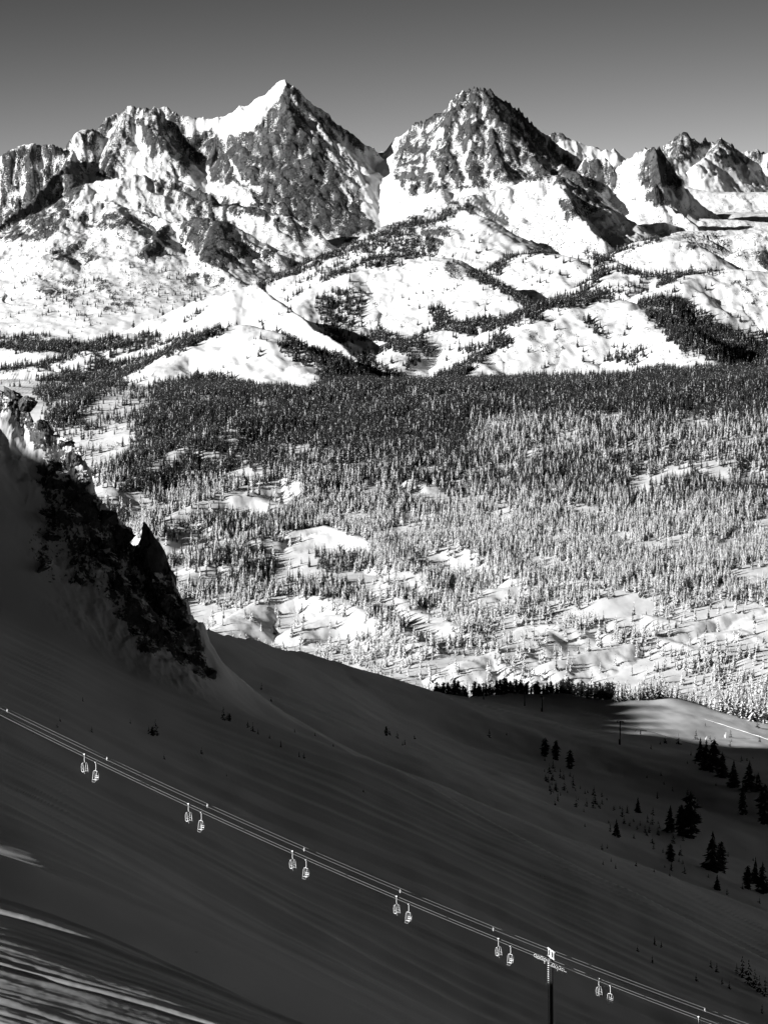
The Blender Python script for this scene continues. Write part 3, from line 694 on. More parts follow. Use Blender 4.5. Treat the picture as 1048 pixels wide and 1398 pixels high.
# ------------------------------------------------------------------ conifers
def conifer_geo(seed, h=1.0, w=0.17, tiers=12, per=7, snow=0.5, ragged=0.35, broad=False):
    """crown of drooping branch sprays around a trunk, unit height; returns verts, faces, material index per face"""
    r = random.Random(seed); V = []; Fc = []; Mi = []
    lean = (r.uniform(-.02, .02), r.uniform(-.02, .02))
    for k in range(tiers):
        f = (k + r.uniform(-.2, .2)) / tiers
        z = 0.06 + 0.92 * f
        if broad: rad = w * max(0.12, math.sin(math.pi * (0.13 + 0.80 * f))) ** 0.6 * r.uniform(0.78, 1.15)
        else: rad = w * (1.03 - f) ** 0.8 * r.uniform(0.78, 1.18)
        n = max(3, int(per * (1.15 - f * 0.7)))
        a0 = r.uniform(0, 6.28)
        for j in range(n):
            if r.random() < 0.10: continue
            a = a0 + j * 6.283 / n + r.uniform(-.35, .35)
            L = rad * r.uniform(1 - ragged, 1 + ragged * 0.6)
            da = r.uniform(0.30, 0.55)
            zz = z + r.uniform(-.5, .5) / tiers
            up = r.uniform(0.03, 0.10) * (1.2 - f * .5); dr = r.uniform(0.01, 0.05)
            cx, cy = lean[0] * f, lean[1] * f
            b = len(V)
            V += [(cx, cy, zz + up), (cx + math.cos(a - da) * L * .7, cy + math.sin(a - da) * L * .7, zz - dr),
                  (cx + math.cos(a) * L, cy + math.sin(a) * L, zz - dr * 1.5 + r.uniform(-.01, .02)), (cx + math.cos(a + da) * L * .7, cy + math.sin(a + da) * L * .7, zz - dr),
                  (cx + math.cos(a) * L * .45, cy + math.sin(a) * L * .45, zz - up * 0.7)]
            top = 1 if r.random() < snow else 0
            Fc += [(b, b + 1, b + 2), (b, b + 2, b + 3)]; Mi += [top, 1 if r.random() < snow else 0]
            Fc += [(b + 4, b + 2, b + 1), (b + 4, b + 3, b + 2)]; Mi += [0, 0]
    b = len(V)
    V += [(lean[0] + .02, lean[1], .93), (lean[0] - .01, lean[1] + .02, .93), (lean[0] - .01, lean[1] - .02, .93), (lean[0], lean[1], 1.03)]
    Fc += [(b, b + 1, b + 3), (b + 1, b + 2, b + 3), (b + 2, b, b + 3)]; Mi += [0, 1 if snow > .3 else 0, 0]
    return V, Fc, Mi
def trunk_geo(seed, h=0.9, r0=0.018):
    V = []; Fc = []
    for k, z in enumerate((-0.08, 0.3, h)):
        rr = r0 * (1 - 0.85 * max(z, 0) / h)
        for j in range(5): V.append((math.cos(j * 1.2566) * rr, math.sin(j * 1.2566) * rr, z))
    for k in range(2):
        for j in range(5): Fc.append((k * 5 + j, k * 5 + (j + 1) % 5, k * 5 + 5 + (j + 1) % 5, k * 5 + 5 + j))
    return V, Fc
def mesh_from(name, V, Fc, mats, mi=None):
    me = bpy.data.meshes.new(name); me.from_pydata(V, [], Fc); me.update()
    for m in mats: me.materials.append(m)
    if mi is not None: me.polygons.foreach_set('material_index', mi)
    return me
trunk_me = mesh_from('trunk', *trunk_geo(1), [M_bark])
def crown_set(n, seed, **kw):
    out = []
    for i in range(n):
        kk = dict(kw); kk['w'] = kw['w'] * random.uniform(0.85, 1.2)
        V, Fc, Mi = conifer_geo(seed + i, **kk)
        out.append(mesh_from('crown', V, Fc, [M_fol, M_snow], Mi))
    return out
CR_DARKBIG = crown_set(4, 100, w=0.27, tiers=26, per=13, snow=0.04, ragged=0.65)
CR_BROAD = crown_set(2, 140, w=0.21, tiers=26, per=14, snow=0.04, ragged=0.7, broad=True)
CR_DARK = crown_set(4, 200, w=0.20, tiers=12, per=8, snow=0.06, ragged=0.4)
CR_WOOD = crown_set(4, 250, w=0.23, tiers=12, per=9, snow=0.03, ragged=0.4)
CR_MID = crown_set(4, 300, w=0.19, tiers=12, per=8, snow=0.40, ragged=0.4)
CR_SNOW = crown_set(5, 400, w=0.19, tiers=12, per=8, snow=0.88, ragged=0.4)
CR_SMALL = crown_set(4, 500, w=0.30, tiers=7, per=7, snow=0.02, ragged=0.6)

def place_tree(name, crown_me, loc, h, label, cat, group, rot=None, wide=1.0, trunk=True):
    e = link(bpy.data.objects.new(name, None)); e.empty_display_size = 1
    e.location = loc; e.rotation_euler = (0, 0, random.uniform(0, 6.28) if rot is None else rot)
    e.scale = (h * wide, h * wide, h)
    tag(e, label, cat, group)
    c = link(bpy.data.objects.new('crown', crown_me)); c.parent = e
    if trunk:
        t = link(bpy.data.objects.new('trunk', trunk_me)); t.parent = e
    return e
def single_tree(name, crown_me, loc, h, label, cat, group):
    o = link(bpy.data.objects.new(name, crown_me)); o.location = loc; o.rotation_euler = (0, 0, random.uniform(0, 6.28)); o.scale = (h, h, h)
    return tag(o, label, cat, group)

# near-land picking: follow the sight line through (u, v) until it meets the ground
def ground_at(u, v, ymin=200.0, ymax=2600.0):
    ys = np.linspace(ymin, ymax, 1600)
    x, y, z = unproj(u, v, ys)
    g = near_height(x, y, True)
    hit = np.nonzero(g >= z)[0]
    if len(hit) == 0: return None
    i = hit[0]
    return Vector((float(x[i]), float(y[i]), float(g[i])))

# big trees in the basin: u, base v, height px, kind, label
BIG = [(743, 1033, 26, 'b', 'leftmost of three dark conifers standing together on the shaded basin'),
       (759, 1038, 28, 'b', 'middle one of three dark conifers on the shaded basin'),
       (778, 1050, 27, 'b', 'right and lowest of three dark conifers on the shaded basin'),
       (870, 1110, 22, 'd', 'single small dark conifer upslope left of the big clump'),
       (841, 1143, 25, 'd', 'single dark conifer below and left of the big clump'),
       (914, 1137, 38, 'd', 'pointed dark conifer touching the left of the tallest tree'),
       (942, 1145, 64, 'b', 'tallest dark conifer with a broad ragged crown in the basin'),
       (930, 1142, 44, 'b', 'dark conifer tucked in front of the tallest broad one'),
       (972, 1190, 56, 'd', 'wide dark conifer lowest right of the tallest tree'),
       (984, 1188, 40, 'b', 'shorter bushy conifer leaning into the wide dark one'),
       (915, 1177, 26, 'b', 'low bushy conifer below the tall pointed pair'),
       (955, 1040, 34, 'd', 'upper left conifer of the clump under the sunlit piste'),
       (963, 1052, 44, 'd', 'second conifer of the clump under the sunlit piste'),
       (973, 1055, 46, 'b', 'thickest conifer in the clump under the sunlit piste'),
       (986, 1062, 36, 'd', 'narrow conifer right of the thick clump tree'),
       (1001, 1075, 38, 'd', 'conifer between the clump and the slender pair'),
       (1013, 1112, 50, 's', 'slender dark spire tree right of the clump'),
       (1022, 1082, 44, 'd', 'dark conifer above the slender spire near the right edge'),
       (1034, 1080, 26, 'd', 'short dark conifer close to the right edge'),
       (1043, 1126, 56, 'b', 'large dark conifer cut by the right edge of the view'),
       (1030, 1207, 30, 'd', 'bushy conifer of the low cluster at the right edge'),
       (1021, 1215, 34, 'b', 'leftmost conifer of the low cluster at the right edge'),
       (1040, 1220, 44, 'd', 'tall conifer of the low cluster at the right edge'),
       (978, 1216, 22, 'd', 'small conifer below the wide dark one'),
       (1031, 1193, 24, 's', 'thin spire above the low cluster at the right edge'),
       (527, 1005, 14, 'b', 'lone bushy small tree on the left part of the basin'),
       (208, 1005, 14, 'b', 'small bush tree in the middle of the lift slope'),
       (313, 985, 12, 'b', 'small wind-bent tree near the rock toe')]
big_objs = []
for i, (u, v, hp, k, lab) in enumerate(BIG):
    g = ground_at(u, v)
    if g is None: continue
    h = hp / F * g.y / 0.99
    cm = CR_BROAD[i % 2] if k == 'b' else CR_DARKBIG[i % 4]
    big_objs.append(place_tree('conifer_tree', cm, g - Vector((0, 0, 0.2)), h, lab, 'tree', 'dark conifers in the shaded basin', wide=0.55 if k == 's' else random.uniform(.9, 1.15)))

# ridge of trees along the far lip of the basin
LANDMARKS = [(600, 'at the far left end of the row'), (627, 'left of the gap in the row'), (650, 'just right of the gap in the row'), (672, 'right of the stout lift tower'), (700, 'left of the two slim towers'),
             (716, 'above the left slim tower'), (740, 'above the right slim tower'), (765, 'right of the two slim towers'), (795, 'midway to the T-shaped tower'), (820, 'left of the T-shaped tower'), (846, 'above the T-shaped tower'),
             (868, 'above the start of the sunlit piste'), (895, 'in the thick bright clump above the piste'), (930, 'over the crest of the sunlit piste'), (965, 'above the upper end of the snow ridge'), (1000, 'in the frosted group near the right edge'), (1035, 'at the right edge of the view')]
def where_u(u): return min(LANDMARKS, key=lambda q: abs(q[0] - u))[1]
r = random.Random(5)
u = 596.0
lip = 0
while u < 1060:
    if not (640 < u < 646):
        x = (u - 524) / F
        Yl = 2372 if 690 < u < 900 else 2340
        yy = float(np.interp(x * Yl, SKY2[:, 0], SKY2[:, 1])) + r.uniform(-12, 10)
        X = x * yy; z = float(near_height(np.array([X]), np.array([yy]), False)[0])
        hp = r.uniform(16, 27) if u < 700 or u > 770 else r.uniform(13, 22)
        if 880 < u < 905 or u > 985: hp *= 1.5
        if 905 < u < 985: hp = r.uniform(5, 12)
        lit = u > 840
        if u > 560:
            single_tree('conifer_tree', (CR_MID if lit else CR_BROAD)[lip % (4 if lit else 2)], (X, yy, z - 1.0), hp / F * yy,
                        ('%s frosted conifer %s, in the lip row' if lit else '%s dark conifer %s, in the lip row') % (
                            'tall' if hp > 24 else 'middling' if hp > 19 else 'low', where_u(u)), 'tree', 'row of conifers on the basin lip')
            lip += 1
    u += r.uniform(2.2, 5.5)

# saplings
ANCHORS = [(761, 1040, 'the three dark conifers'), (870, 1105, 'the lone upslope conifer'), (841, 1137, 'the lone lower conifer'), (935, 1135, 'the tallest broad conifer'), (972, 1185, 'the wide dark conifer'),
           (965, 1045, 'the clump under the piste'), (1030, 1205, 'the cluster at the right edge'), (846, 1010, 'the T-shaped tower'), (1013, 1100, 'the slender spire tree'), (527, 1000, 'the lone bushy tree'),
           (208, 1000, 'the small bush tree'), (290, 925, 'the rocky ridge toe'), (751, 1300, 'the tall lift tower'), (130, 1050, 'the leftmost chairs'), (500, 1070, 'the crest of the lift slope'), (1040, 1370, 'the bottom right corner'), (915, 1172, 'the low bushy conifer')]
def by_anchor(u, v, hp):
    a = min(ANCHORS, key=lambda q: math.hypot(q[0] - u, q[1] - v)); dx, dy = u - a[0], v - a[1]
    side = ('right of' if dx > 0 else 'left of') if abs(dx) > 1.4 * abs(dy) else ('below' if dy > 0 else 'above') if abs(dy) > 1.4 * abs(dx) else ('below and right of' if dy > 0 else 'above and right of') if dx > 0 else ('below and left of' if dy > 0 else 'above and left of')
    far = 'close' if math.hypot(dx, dy) < 22 else 'a little way' if math.hypot(dx, dy) < 45 else 'some way'
    return '%s dark sapling %s %s %s' % ('tiny' if hp < 7 else 'small' if hp < 11 else 'taller', far, side, a[2])
SAP = [((740, 900), (1055, 1165), 70), ((950, 1045), (990, 1060), 8), ((880, 1040), (1010, 1110), 26), ((820, 960), (1120, 1200), 26), ((960, 1045), (1170, 1240), 12), ((530, 570), (1000, 1030), 5), ((660, 700), (1000, 1012), 2)]
line = lambda u: 1062 + (u - 740) * 0.48
sap = 0
for (ua, ub), (va, vb), n in SAP:
    for _ in range(n):
        u = r.uniform(ua, ub)
        v = r.uniform(va, vb) if ua != 740 else line(u) + r.gauss(0, 13)
        g = ground_at(u, v)
        if g is None: continue
        hp = r.choice([5, 6, 7, 8, 10, 12, 15])
        single_tree('sapling', CR_SMALL[sap % 4], g - Vector((0, 0, 0.1)), hp / F * g.y,
                    by_anchor(u, v, hp), 'sapling', 'saplings scattered over the basin'); sap += 1
for (u, v, hp) in [(82, 985, 5), (113, 958, 5), (125, 1000, 6), (78, 995, 5), (45, 1003, 4), (305, 983, 14), (311, 985, 9), (338, 995, 8), (345, 1000, 10), (352, 1003, 6), (212, 1004, 16), (203, 1003, 9), (275, 1030, 7),
                   (383, 1022, 7), (368, 1010, 5), (178, 988, 5), (224, 1037, 6), (408, 1034, 6), (415, 1037, 7), (357, 942, 7), (370, 958, 5), (402, 1000, 4), (430, 1006, 4), (455, 1020, 4), (496, 1083, 4), (309, 1060, 3),
                   (893, 1292, 9), (902, 1296, 7), (870, 1300, 7), (890, 1315, 8), (970, 1322, 8), (978, 1330, 10), (950, 1340, 8), (1013, 1335, 22), (1022, 1345, 26), (1030, 1350, 20), (1036, 1356, 18), (1044, 1362, 20), (1005, 1330, 10), (985, 1345, 7), (995, 1352, 8), (1040, 1385, 10)]:
    g = ground_at(u, v)
    if g is None: continue
    single_tree('sapling', CR_SMALL[sap % 4], g - Vector((0, 0, 0.1)), 1.35 * hp / F * g.y,
                by_anchor(u, v, hp), 'sapling', 'saplings on the lift slope'); sap += 1

# forest on the far land
td = Paint(0.0)
td.poly(1.0, [(130, 700), (130, 655), (165, 620), (180, 590), (200, 560), (215, 535), (240, 520), (290, 508), (335, 528), (370, 537), (430, 538), (440, 520), (490, 505), (560, 525), (620, 522), (700, 522), (760, 518), (820, 520), (870, 514), (900, 505), (960, 512), (1200, 505), (1200, 1000), (130, 1000)])
td.poly(0.42, [(-40, 1000), (-40, 700), (130, 690), (250, 720), (500, 740), (520, 800), (600, 850), (560, 1000)])
td.poly(0.45, [(520, 770), (640, 790), (760, 800), (900, 810), (1000, 800), (1200, 790), (1200, 1000), (560, 1000)])
td.poly(0.17, [(330, 1000), (300, 880), (500, 880), (620, 880), (700, 850), (820, 830), (1200, 830), (1200, 1000)])
td.poly(0.5, [(560, 900), (600, 895), (600, 925), (480, 880), (520, 870)])
for p in [[(220, 702), (260, 690), (330, 667), (380, 652), (410, 655), (420, 680), (390, 700), (330, 703), (270, 716), (215, 722)],
          [(385, 728), (440, 720), (505, 742), (500, 757), (450, 760), (400, 747)], [(235, 785), (300, 790), (290, 802), (240, 806)],
          [(290, 880), (370, 812), (430, 822), (520, 852), (500, 872), (420, 885), (340, 885)], [(500, 816), (540, 815), (600, 850), (612, 872), (560, 872)],
          [(280, 590), (300, 585), (330, 580), (320, 592)], [(190, 650), (235, 615), (255, 612), (240, 632), (210, 650)], [(605, 750), (640, 752), (660, 770), (640, 768)],
          [(640, 905), (700, 882), (800, 860), (850, 875), (830, 935), (700, 938)], [(850, 830), (880, 815), (900, 830), (870, 850), (780, 900), (760, 890)],
          [(900, 870), (1000, 835), (1100, 825), (1100, 870), (960, 905)], [(990, 780), (1100, 765), (1100, 800), (1010, 800)]]:
    td.poly(0.06, p)
td.poly(0.10, [(60, 580), (110, 520), (230, 505), (210, 545), (178, 598), (150, 655), (120, 670), (60, 620)])
td.poly(0.30, [(370, 620), (400, 610), (450, 620), (440, 642), (380, 642)])
td.poly(0.55, [(640, 570), (760, 560), (1048, 560), (1048, 640), (700, 635)])
td.poly(0.55, [(820, 470), (880, 480), (870, 500), (830, 500)])
# bands on the foothills
td.poly(0.9, [(-40, 458), (60, 458), (110, 474), (170, 468), (250, 444), (280, 418), (268, 436), (200, 466), (130, 482), (60, 482), (-40, 474)])
td.stroke(0.7, 3, [(-40, 512), (60, 500), (110, 488), (150, 484)]); td.stroke(0.9, 5, [(308, 457), (250, 472), (200, 494), (150, 516), (110, 546), (80, 580)]); td.stroke(0.8, 3, [(260, 457), (190, 474), (120, 502), (60, 524)]); td.stroke(0.6, 3, [(90, 560), (60, 575)])
td.stroke(0.9, 7, [(60, 545), (100, 520), (150, 505)])
td.stroke(0.9, 11, [(388, 472), (420, 490), (470, 503), (540, 515)])
td.stroke(0.9, 7, [(360, 388), (400, 372), (450, 352), (500, 332), (560, 312), (610, 300)])
td.poly(0.50, [(400, 388), (470, 356), (530, 330), (600, 330), (600, 348), (520, 362), (440, 385)])
td.poly(0.35, [(430, 405), (500, 395), (505, 430), (470, 472), (440, 445)])
td.stroke(0.9, 10, [(598, 435), (630, 448), (690, 442), (730, 428)])
td.stroke(0.9, 6, [(730, 428), (780, 412), (840, 402)])
td.stroke(0.8, 8, [(510, 458), (530, 470), (560, 480), (600, 448)])
td.stroke(0.9, 9, [(690, 465), (650, 485), (625, 508), (610, 525)])
td.stroke(0.8, 6, [(560, 500), (580, 485)]); td.stroke(0.8, 7, [(500, 490), (520, 505)])
td.stroke(0.7, 6, [(668, 368), (690, 352), (735, 350)]); td.stroke(0.8, 4, [(645, 378), (690, 400), (718, 418)])
td.stroke(0.8, 4, [(838, 345), (870, 338), (896, 328)]); td.stroke(0.7, 7, [(800, 350), (832, 358), (820, 380), (800, 402)])
td.stroke(0.8, 4, [(850, 400), (880, 388), (915, 383)]); td.stroke(0.6, 4, [(840, 372), (880, 380), (980, 372)])
td.poly(1.0, [(878, 412), (915, 404), (960, 424), (1010, 448), (1200, 490), (1200, 520), (960, 512), (935, 485), (900, 450)])
td.poly(0.35, [(960, 490), (1048, 480), (1048, 510), (960, 510)])
td.stroke(0.35, 4, [(850, 480), (900, 478)]); td.stroke(0.4, 4, [(798, 440), (820, 455)]); td.stroke(0.25, 10, [(100, 400), (130, 390)])
td.stroke(0.05, 20, [(60, 420), (200, 410), (280, 390)])
td.blur(1)
dk = Paint(0.0)          # how dark the forest is: little snow on boughs, plus a painted shadow band
dk.a = 1 - np.clip((dk.V - 610) / 110, 0, 1)
dk.poly(1.0, [(-200, 0), (1240, 0), (1240, 530), (-200, 530)])
dk.poly(1.03, [(-200, 0), (1240, 0), (1240, 548), (-200, 560)])
dk.poly(1.0, [(200, 610), (500, 560), (620, 545), (1240, 545), (1240, 572), (640, 580), (500, 600), (300, 650), (150, 680)])
dk.poly(1.0, [(640, 636), (760, 640), (900, 648), (1240, 655), (1240, 668), (900, 664), (700, 654), (560, 650)])  # diffuse shadow across the forest, put in as darker, less snowy trees
dk.poly(0.75, [(500, 630), (700, 635), (900, 640), (1240, 650), (1240, 690), (900, 680), (700, 668), (500, 655)])  # weaker margin of the same painted shadow
dk.poly(0.55, [(640, 572), (1240, 570), (1240, 632), (640, 628)])
dk.poly(0.55, [(200, 700), (400, 700), (520, 780), (480, 830), (220, 800)])
dk.blur(8)
def dens(u, v, x, y):
    uu = u + fbm(x / 120, y / 120, 3, 51) * 14; vv = v + fbm(x / 120, y / 120, 3, 53) * 7
    d = td.at(uu, vv)
    d = d * np.clip(0.8 + 1.5 * fbm(x / 130, y / 170, 4, 57) * np.where(v > 640, 1.0, 0.6), 0.03, 1.9)
    bg = np.where((v > 270) & (v < 530) & (y < 11000), 0.003 + 0.05 * np.clip(fbm(x / 110, y / 110, 3, 61) - 0.12, 0, 1), 0)
    return np.maximum(d, bg) * np.where(v < 525, 0.042, np.where(v < 600, 0.048, np.where(v < 800, 0.036, 0.026)))
pts = bilinear_sampler(XF, YF, ZF, lambda u, v, x, y: (np.abs(u - 524) < 640) & (y > 3700) & (y < 11200), 0, 3, dens)
pu, pv = proj(pts[:, 0], pts[:, 1], pts[:, 2])
ok = pv < 1020
pts, pu, pv = pts[ok], pu[ok], pv[ok]
hts = rng.uniform(12, 26, len(pts)) * np.where(pts[:, 1] > 9300, 0.75, 0.95) * np.where(rng.random(len(pts)) < 0.15, 0.55, 1)
hts = np.where((pts[:, 1] > 6850) & (rng.random(len(pts)) < 0.45), hts * 0.5, hts)
snowy = rng.random(len(pts)) > dk.at(pu, pv) * 0.93 + 0.02
print('forest trees', len(pts), 'snowy', snowy.sum())
# the largest in the picture stand as trees of their own
size = hts / pts[:, 1]
inview = (pu > 0) & (pu < 1048) & (pv < 948)
order = np.argsort(-np.where(inview, size, 0))
n_ind = max(0, 300 - len(big_objs) - lip)
ind = order[:n_ind]
src = {'s': [], 'd': []}
for q, i in enumerate(ind):
    s = bool(snowy[i]); cs = CR_SNOW if s else CR_DARK
    up_ = (948 - pv[i]) / 948
    lab = '%s conifer %s on the sunlit slope, %s' % ('snow-plastered' if s else 'dark', 'high' if pv[i] < 870 else 'halfway' if pv[i] < 915 else 'low', where_u(pu[i]) if pu[i] > 590 else 'beyond the dark basin crest' if pu[i] > 430 else 'beside the dark rocky ridge')
    o = single_tree('conifer_tree', cs[q % len(cs)], tuple(pts[i] - np.array([0, 0, .3])), float(hts[i]), lab, 'tree', 'conifers on the open valley slope')
rest = np.ones(len(pts), bool); rest[ind] = False

def forest_object(name, label, crowns, P3, H3, seed):
    me = bpy.data.meshes.new(name + '_points')
    n = len(P3); me.vertices.add(n); me.vertices.foreach_set('co', (P3 - np.array([0, 0, .3])).astype(np.float32).ravel())
    r = np.random.default_rng(seed)
    def at(nm, ty, val):
        a = me.attributes.new(nm, ty, 'POINT'); a.data.foreach_set('value', val)
    at('tree_height', 'FLOAT', H3.astype(np.float32)); at('turn', 'FLOAT', (r.random(n) * 6.28).astype(np.float32))
    at('which', 'INT', r.integers(0, len(crowns), n).astype(np.int32))
    o = link(bpy.data.objects.new(name, me)); tag(o, label, None, None, 'stuff')
    g = bpy.data.node_groups.new(name, 'GeometryNodeTree')
    g.interface.new_socket('Geometry', in_out='INPUT', socket_type='NodeSocketGeometry')
    g.interface.new_socket('Geometry', in_out='OUTPUT', socket_type='NodeSocketGeometry')
    gi = g.nodes.new('NodeGroupInput'); go = g.nodes.new('NodeGroupOutput')
    ip = g.nodes.new('GeometryNodeInstanceOnPoints'); ip.inputs['Pick Instance'].default_value = True
    jn = g.nodes.new('GeometryNodeJoinGeometry')
    for cm in crowns:
        so = bpy.data.objects.new('tree_form', cm)          # never linked: only the form that the forest repeats
        oi = g.nodes.new('GeometryNodeObjectInfo'); oi.inputs[0].default_value = so; oi.inputs[1].default_value = True
        oi.transform_space = 'ORIGINAL'
        g.links.new(oi.outputs['Geometry'], jn.inputs[0])
    def na(nm, ty):
        a = g.nodes.new('GeometryNodeInputNamedAttribute'); a.data_type = ty; a.inputs[0].default_value = nm; return a.outputs['Attribute']
    g.links.new(gi.outputs[0], ip.inputs['Points']); g.links.new(jn.outputs[0], ip.inputs['Instance'])
    g.links.new(na('which', 'INT'), ip.inputs['Instance Index'])
    cx = g.nodes.new('ShaderNodeCombineXYZ'); g.links.new(na('turn', 'FLOAT'), cx.inputs[2])
    er = g.nodes.new('FunctionNodeEulerToRotation'); g.links.new(cx.outputs[0], er.inputs[0]); g.links.new(er.outputs[0], ip.inputs['Rotation'])
    g.links.new(na('tree_height', 'FLOAT'), ip.inputs['Scale'])
    g.links.new(ip.outputs[0], go.inputs[0])
    md = o.modifiers.new('forest', 'NODES'); md.node_group = g
    return o
near_f = pts[:, 1] < 6900
mix1 = rest & snowy
forest_object('snowy_forest', 'pale snow-laden conifer forest filling the middle of the view', CR_SNOW + CR_MID[:2], pts[mix1], hts[mix1], 1)
m2 = rest & ~snowy & near_f
forest_object('dark_forest', 'dark conifer forest along the upper edge of the valley side', CR_DARK, pts[m2], hts[m2], 2)
m3 = rest & ~snowy & ~near_f
forest_object('foothill_woods', 'dark bands of trees between the snow domes', CR_WOOD, pts[m3], hts[m3], 3)

# ------------------------------------------------------------------ crags on the left ridge
def crag_mesh(seed, sx, sy, sz, sharp=0.45, sub=4, spire=0.0):
    import bmesh
    bm = bmesh.new(); bmesh.ops.create_icosphere(bm, subdivisions=sub, radius=1.0)
    co = np.array([v.co[:] for v in bm.verts])
    n = co.copy()
    # facets: cut by random planes
    r = np.random.default_rng(seed)
    rad = np.ones(len(co))
    for _ in range(16):
        d = r.normal(size=3); d /= np.linalg.norm(d); off = r.uniform(0.45, 0.85)
        dot = n @ d
        rad = np.where(dot > 0.05, np.minimum(rad, off / np.maximum(dot, 0.05)), rad)
    nz = fbm(n[:, 0] * 2.3 + seed, n[:, 1] * 2.3 + n[:, 2] * 3.1, 4, seed % 9, 0.6)
    rad = rad * (1 + 0.22 * nz)
    p = n * rad[:, None]
    if spire > 0:
        t = np.clip((p[:, 2] + 1) / 2, 0, 1); k = 1 - spire * t
        p[:, 0] *= k; p[:, 1] *= k
    p = p * np.array([sx, sy, sz])
    for v, q in zip(bm.verts, p): v.co = q
    me = bpy.data.meshes.new('rock'); bm.to_mesh(me); bm.free()
    nv = np.zeros(len(me.vertices) * 3); me.vertices.foreach_get('normal', nv); nv = nv.reshape(-1, 3)
    a = me.attributes.new('rock', 'FLOAT', 'POINT'); a.data.foreach_set('value', (0.95 - 0.75 * sstep(0.45, 0.85, nv[:, 2])).astype(np.float32))
    me.materials.append(M_crag)
    return me
CR = [crag_mesh(i + 1, 1, 1, 1) for i in range(7)]
# u, v centre, half width px, half height px, tilt degrees, label
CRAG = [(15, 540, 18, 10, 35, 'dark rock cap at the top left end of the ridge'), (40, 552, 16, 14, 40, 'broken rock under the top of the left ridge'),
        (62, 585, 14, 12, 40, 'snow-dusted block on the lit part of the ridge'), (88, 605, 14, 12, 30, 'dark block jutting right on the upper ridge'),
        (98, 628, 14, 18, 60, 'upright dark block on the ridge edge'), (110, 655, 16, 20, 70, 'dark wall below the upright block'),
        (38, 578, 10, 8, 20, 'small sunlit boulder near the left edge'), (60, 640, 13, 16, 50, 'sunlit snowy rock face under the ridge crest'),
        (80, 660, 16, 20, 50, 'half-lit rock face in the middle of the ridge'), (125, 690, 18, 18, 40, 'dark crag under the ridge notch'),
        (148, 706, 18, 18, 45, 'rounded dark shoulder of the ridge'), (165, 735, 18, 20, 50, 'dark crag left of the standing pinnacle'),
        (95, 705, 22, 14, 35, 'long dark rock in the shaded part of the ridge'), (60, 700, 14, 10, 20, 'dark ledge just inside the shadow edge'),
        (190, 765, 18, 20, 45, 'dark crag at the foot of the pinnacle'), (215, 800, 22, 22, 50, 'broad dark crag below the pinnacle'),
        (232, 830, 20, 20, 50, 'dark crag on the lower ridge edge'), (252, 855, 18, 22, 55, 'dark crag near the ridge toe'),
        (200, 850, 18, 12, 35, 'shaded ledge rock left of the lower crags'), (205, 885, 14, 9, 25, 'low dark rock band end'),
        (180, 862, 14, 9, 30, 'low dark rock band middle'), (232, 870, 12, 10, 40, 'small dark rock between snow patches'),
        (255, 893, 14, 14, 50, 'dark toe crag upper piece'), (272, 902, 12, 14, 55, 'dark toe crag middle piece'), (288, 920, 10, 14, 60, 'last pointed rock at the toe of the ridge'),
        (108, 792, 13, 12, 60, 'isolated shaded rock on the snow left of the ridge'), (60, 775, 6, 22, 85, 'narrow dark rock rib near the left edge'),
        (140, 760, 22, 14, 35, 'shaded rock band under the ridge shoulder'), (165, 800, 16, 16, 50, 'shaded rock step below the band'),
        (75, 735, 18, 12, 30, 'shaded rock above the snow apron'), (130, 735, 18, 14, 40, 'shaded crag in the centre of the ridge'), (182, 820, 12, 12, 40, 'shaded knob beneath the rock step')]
for i, (u, v, hw, hh, tilt, lab) in enumerate(CRAG):
    g = ground_at(u, v + hh * 0.5, 600, 1000)
    if g is None or g.y > 960: g = P(u, v + hh * 0.4, 888)
    s = g.y / F
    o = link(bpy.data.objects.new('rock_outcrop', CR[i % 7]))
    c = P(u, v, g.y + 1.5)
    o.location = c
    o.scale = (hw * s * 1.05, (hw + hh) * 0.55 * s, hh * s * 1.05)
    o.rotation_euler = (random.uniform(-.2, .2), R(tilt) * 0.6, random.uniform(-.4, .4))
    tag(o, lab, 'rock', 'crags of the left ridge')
def spire(pts, depth, label, seed):
    """standing blade of rock from its left and right outline (picture points bottom to top)"""
    V = []; Fc = []; nseg = 14
    r = random.Random(seed); n = len(pts)
    for k, (ul, ur, v) in enumerate(pts):
        c = P((ul + ur) / 2, v, 879); hw = (ur - ul) / 2 * 879 / F
        for j in range(nseg):
            a = j / nseg * 6.283
            q = 1 + r.uniform(-.14, .14)
            V.append((c.x + math.cos(a) * hw * q, c.y + math.sin(a) * min(depth, hw * 1.1) * q, c.z + r.uniform(-.3, .3)))
    for k in range(n - 1):
        for j in range(nseg): Fc.append((k * nseg + j, k * nseg + (j + 1) % nseg, (k + 1) * nseg + (j + 1) % nseg, (k + 1) * nseg + j))
    Fc.append(tuple((n - 1) * nseg + j for j in range(nseg)))
    me = mesh_from('rock_pinnacle', V, Fc, [M_crag])
    a = me.attributes.new('rock', 'FLOAT', 'POINT'); a.data.foreach_set('value', np.full(len(V), 0.95, np.float32))
    o = link(bpy.data.objects.new('rock_pinnacle', me)); tag(o, label, 'rock')
spire([(184, 242, 812), (186, 240, 800), (186, 238, 788), (187, 234, 776), (188, 229, 764), (189, 224, 752), (190, 218, 742), (192, 212, 733), (193, 208, 727), (194, 204, 721), (195, 200, 716), (196, 198, 713)], 5, 'pointed dark pinnacle standing free on the ridge', 3)

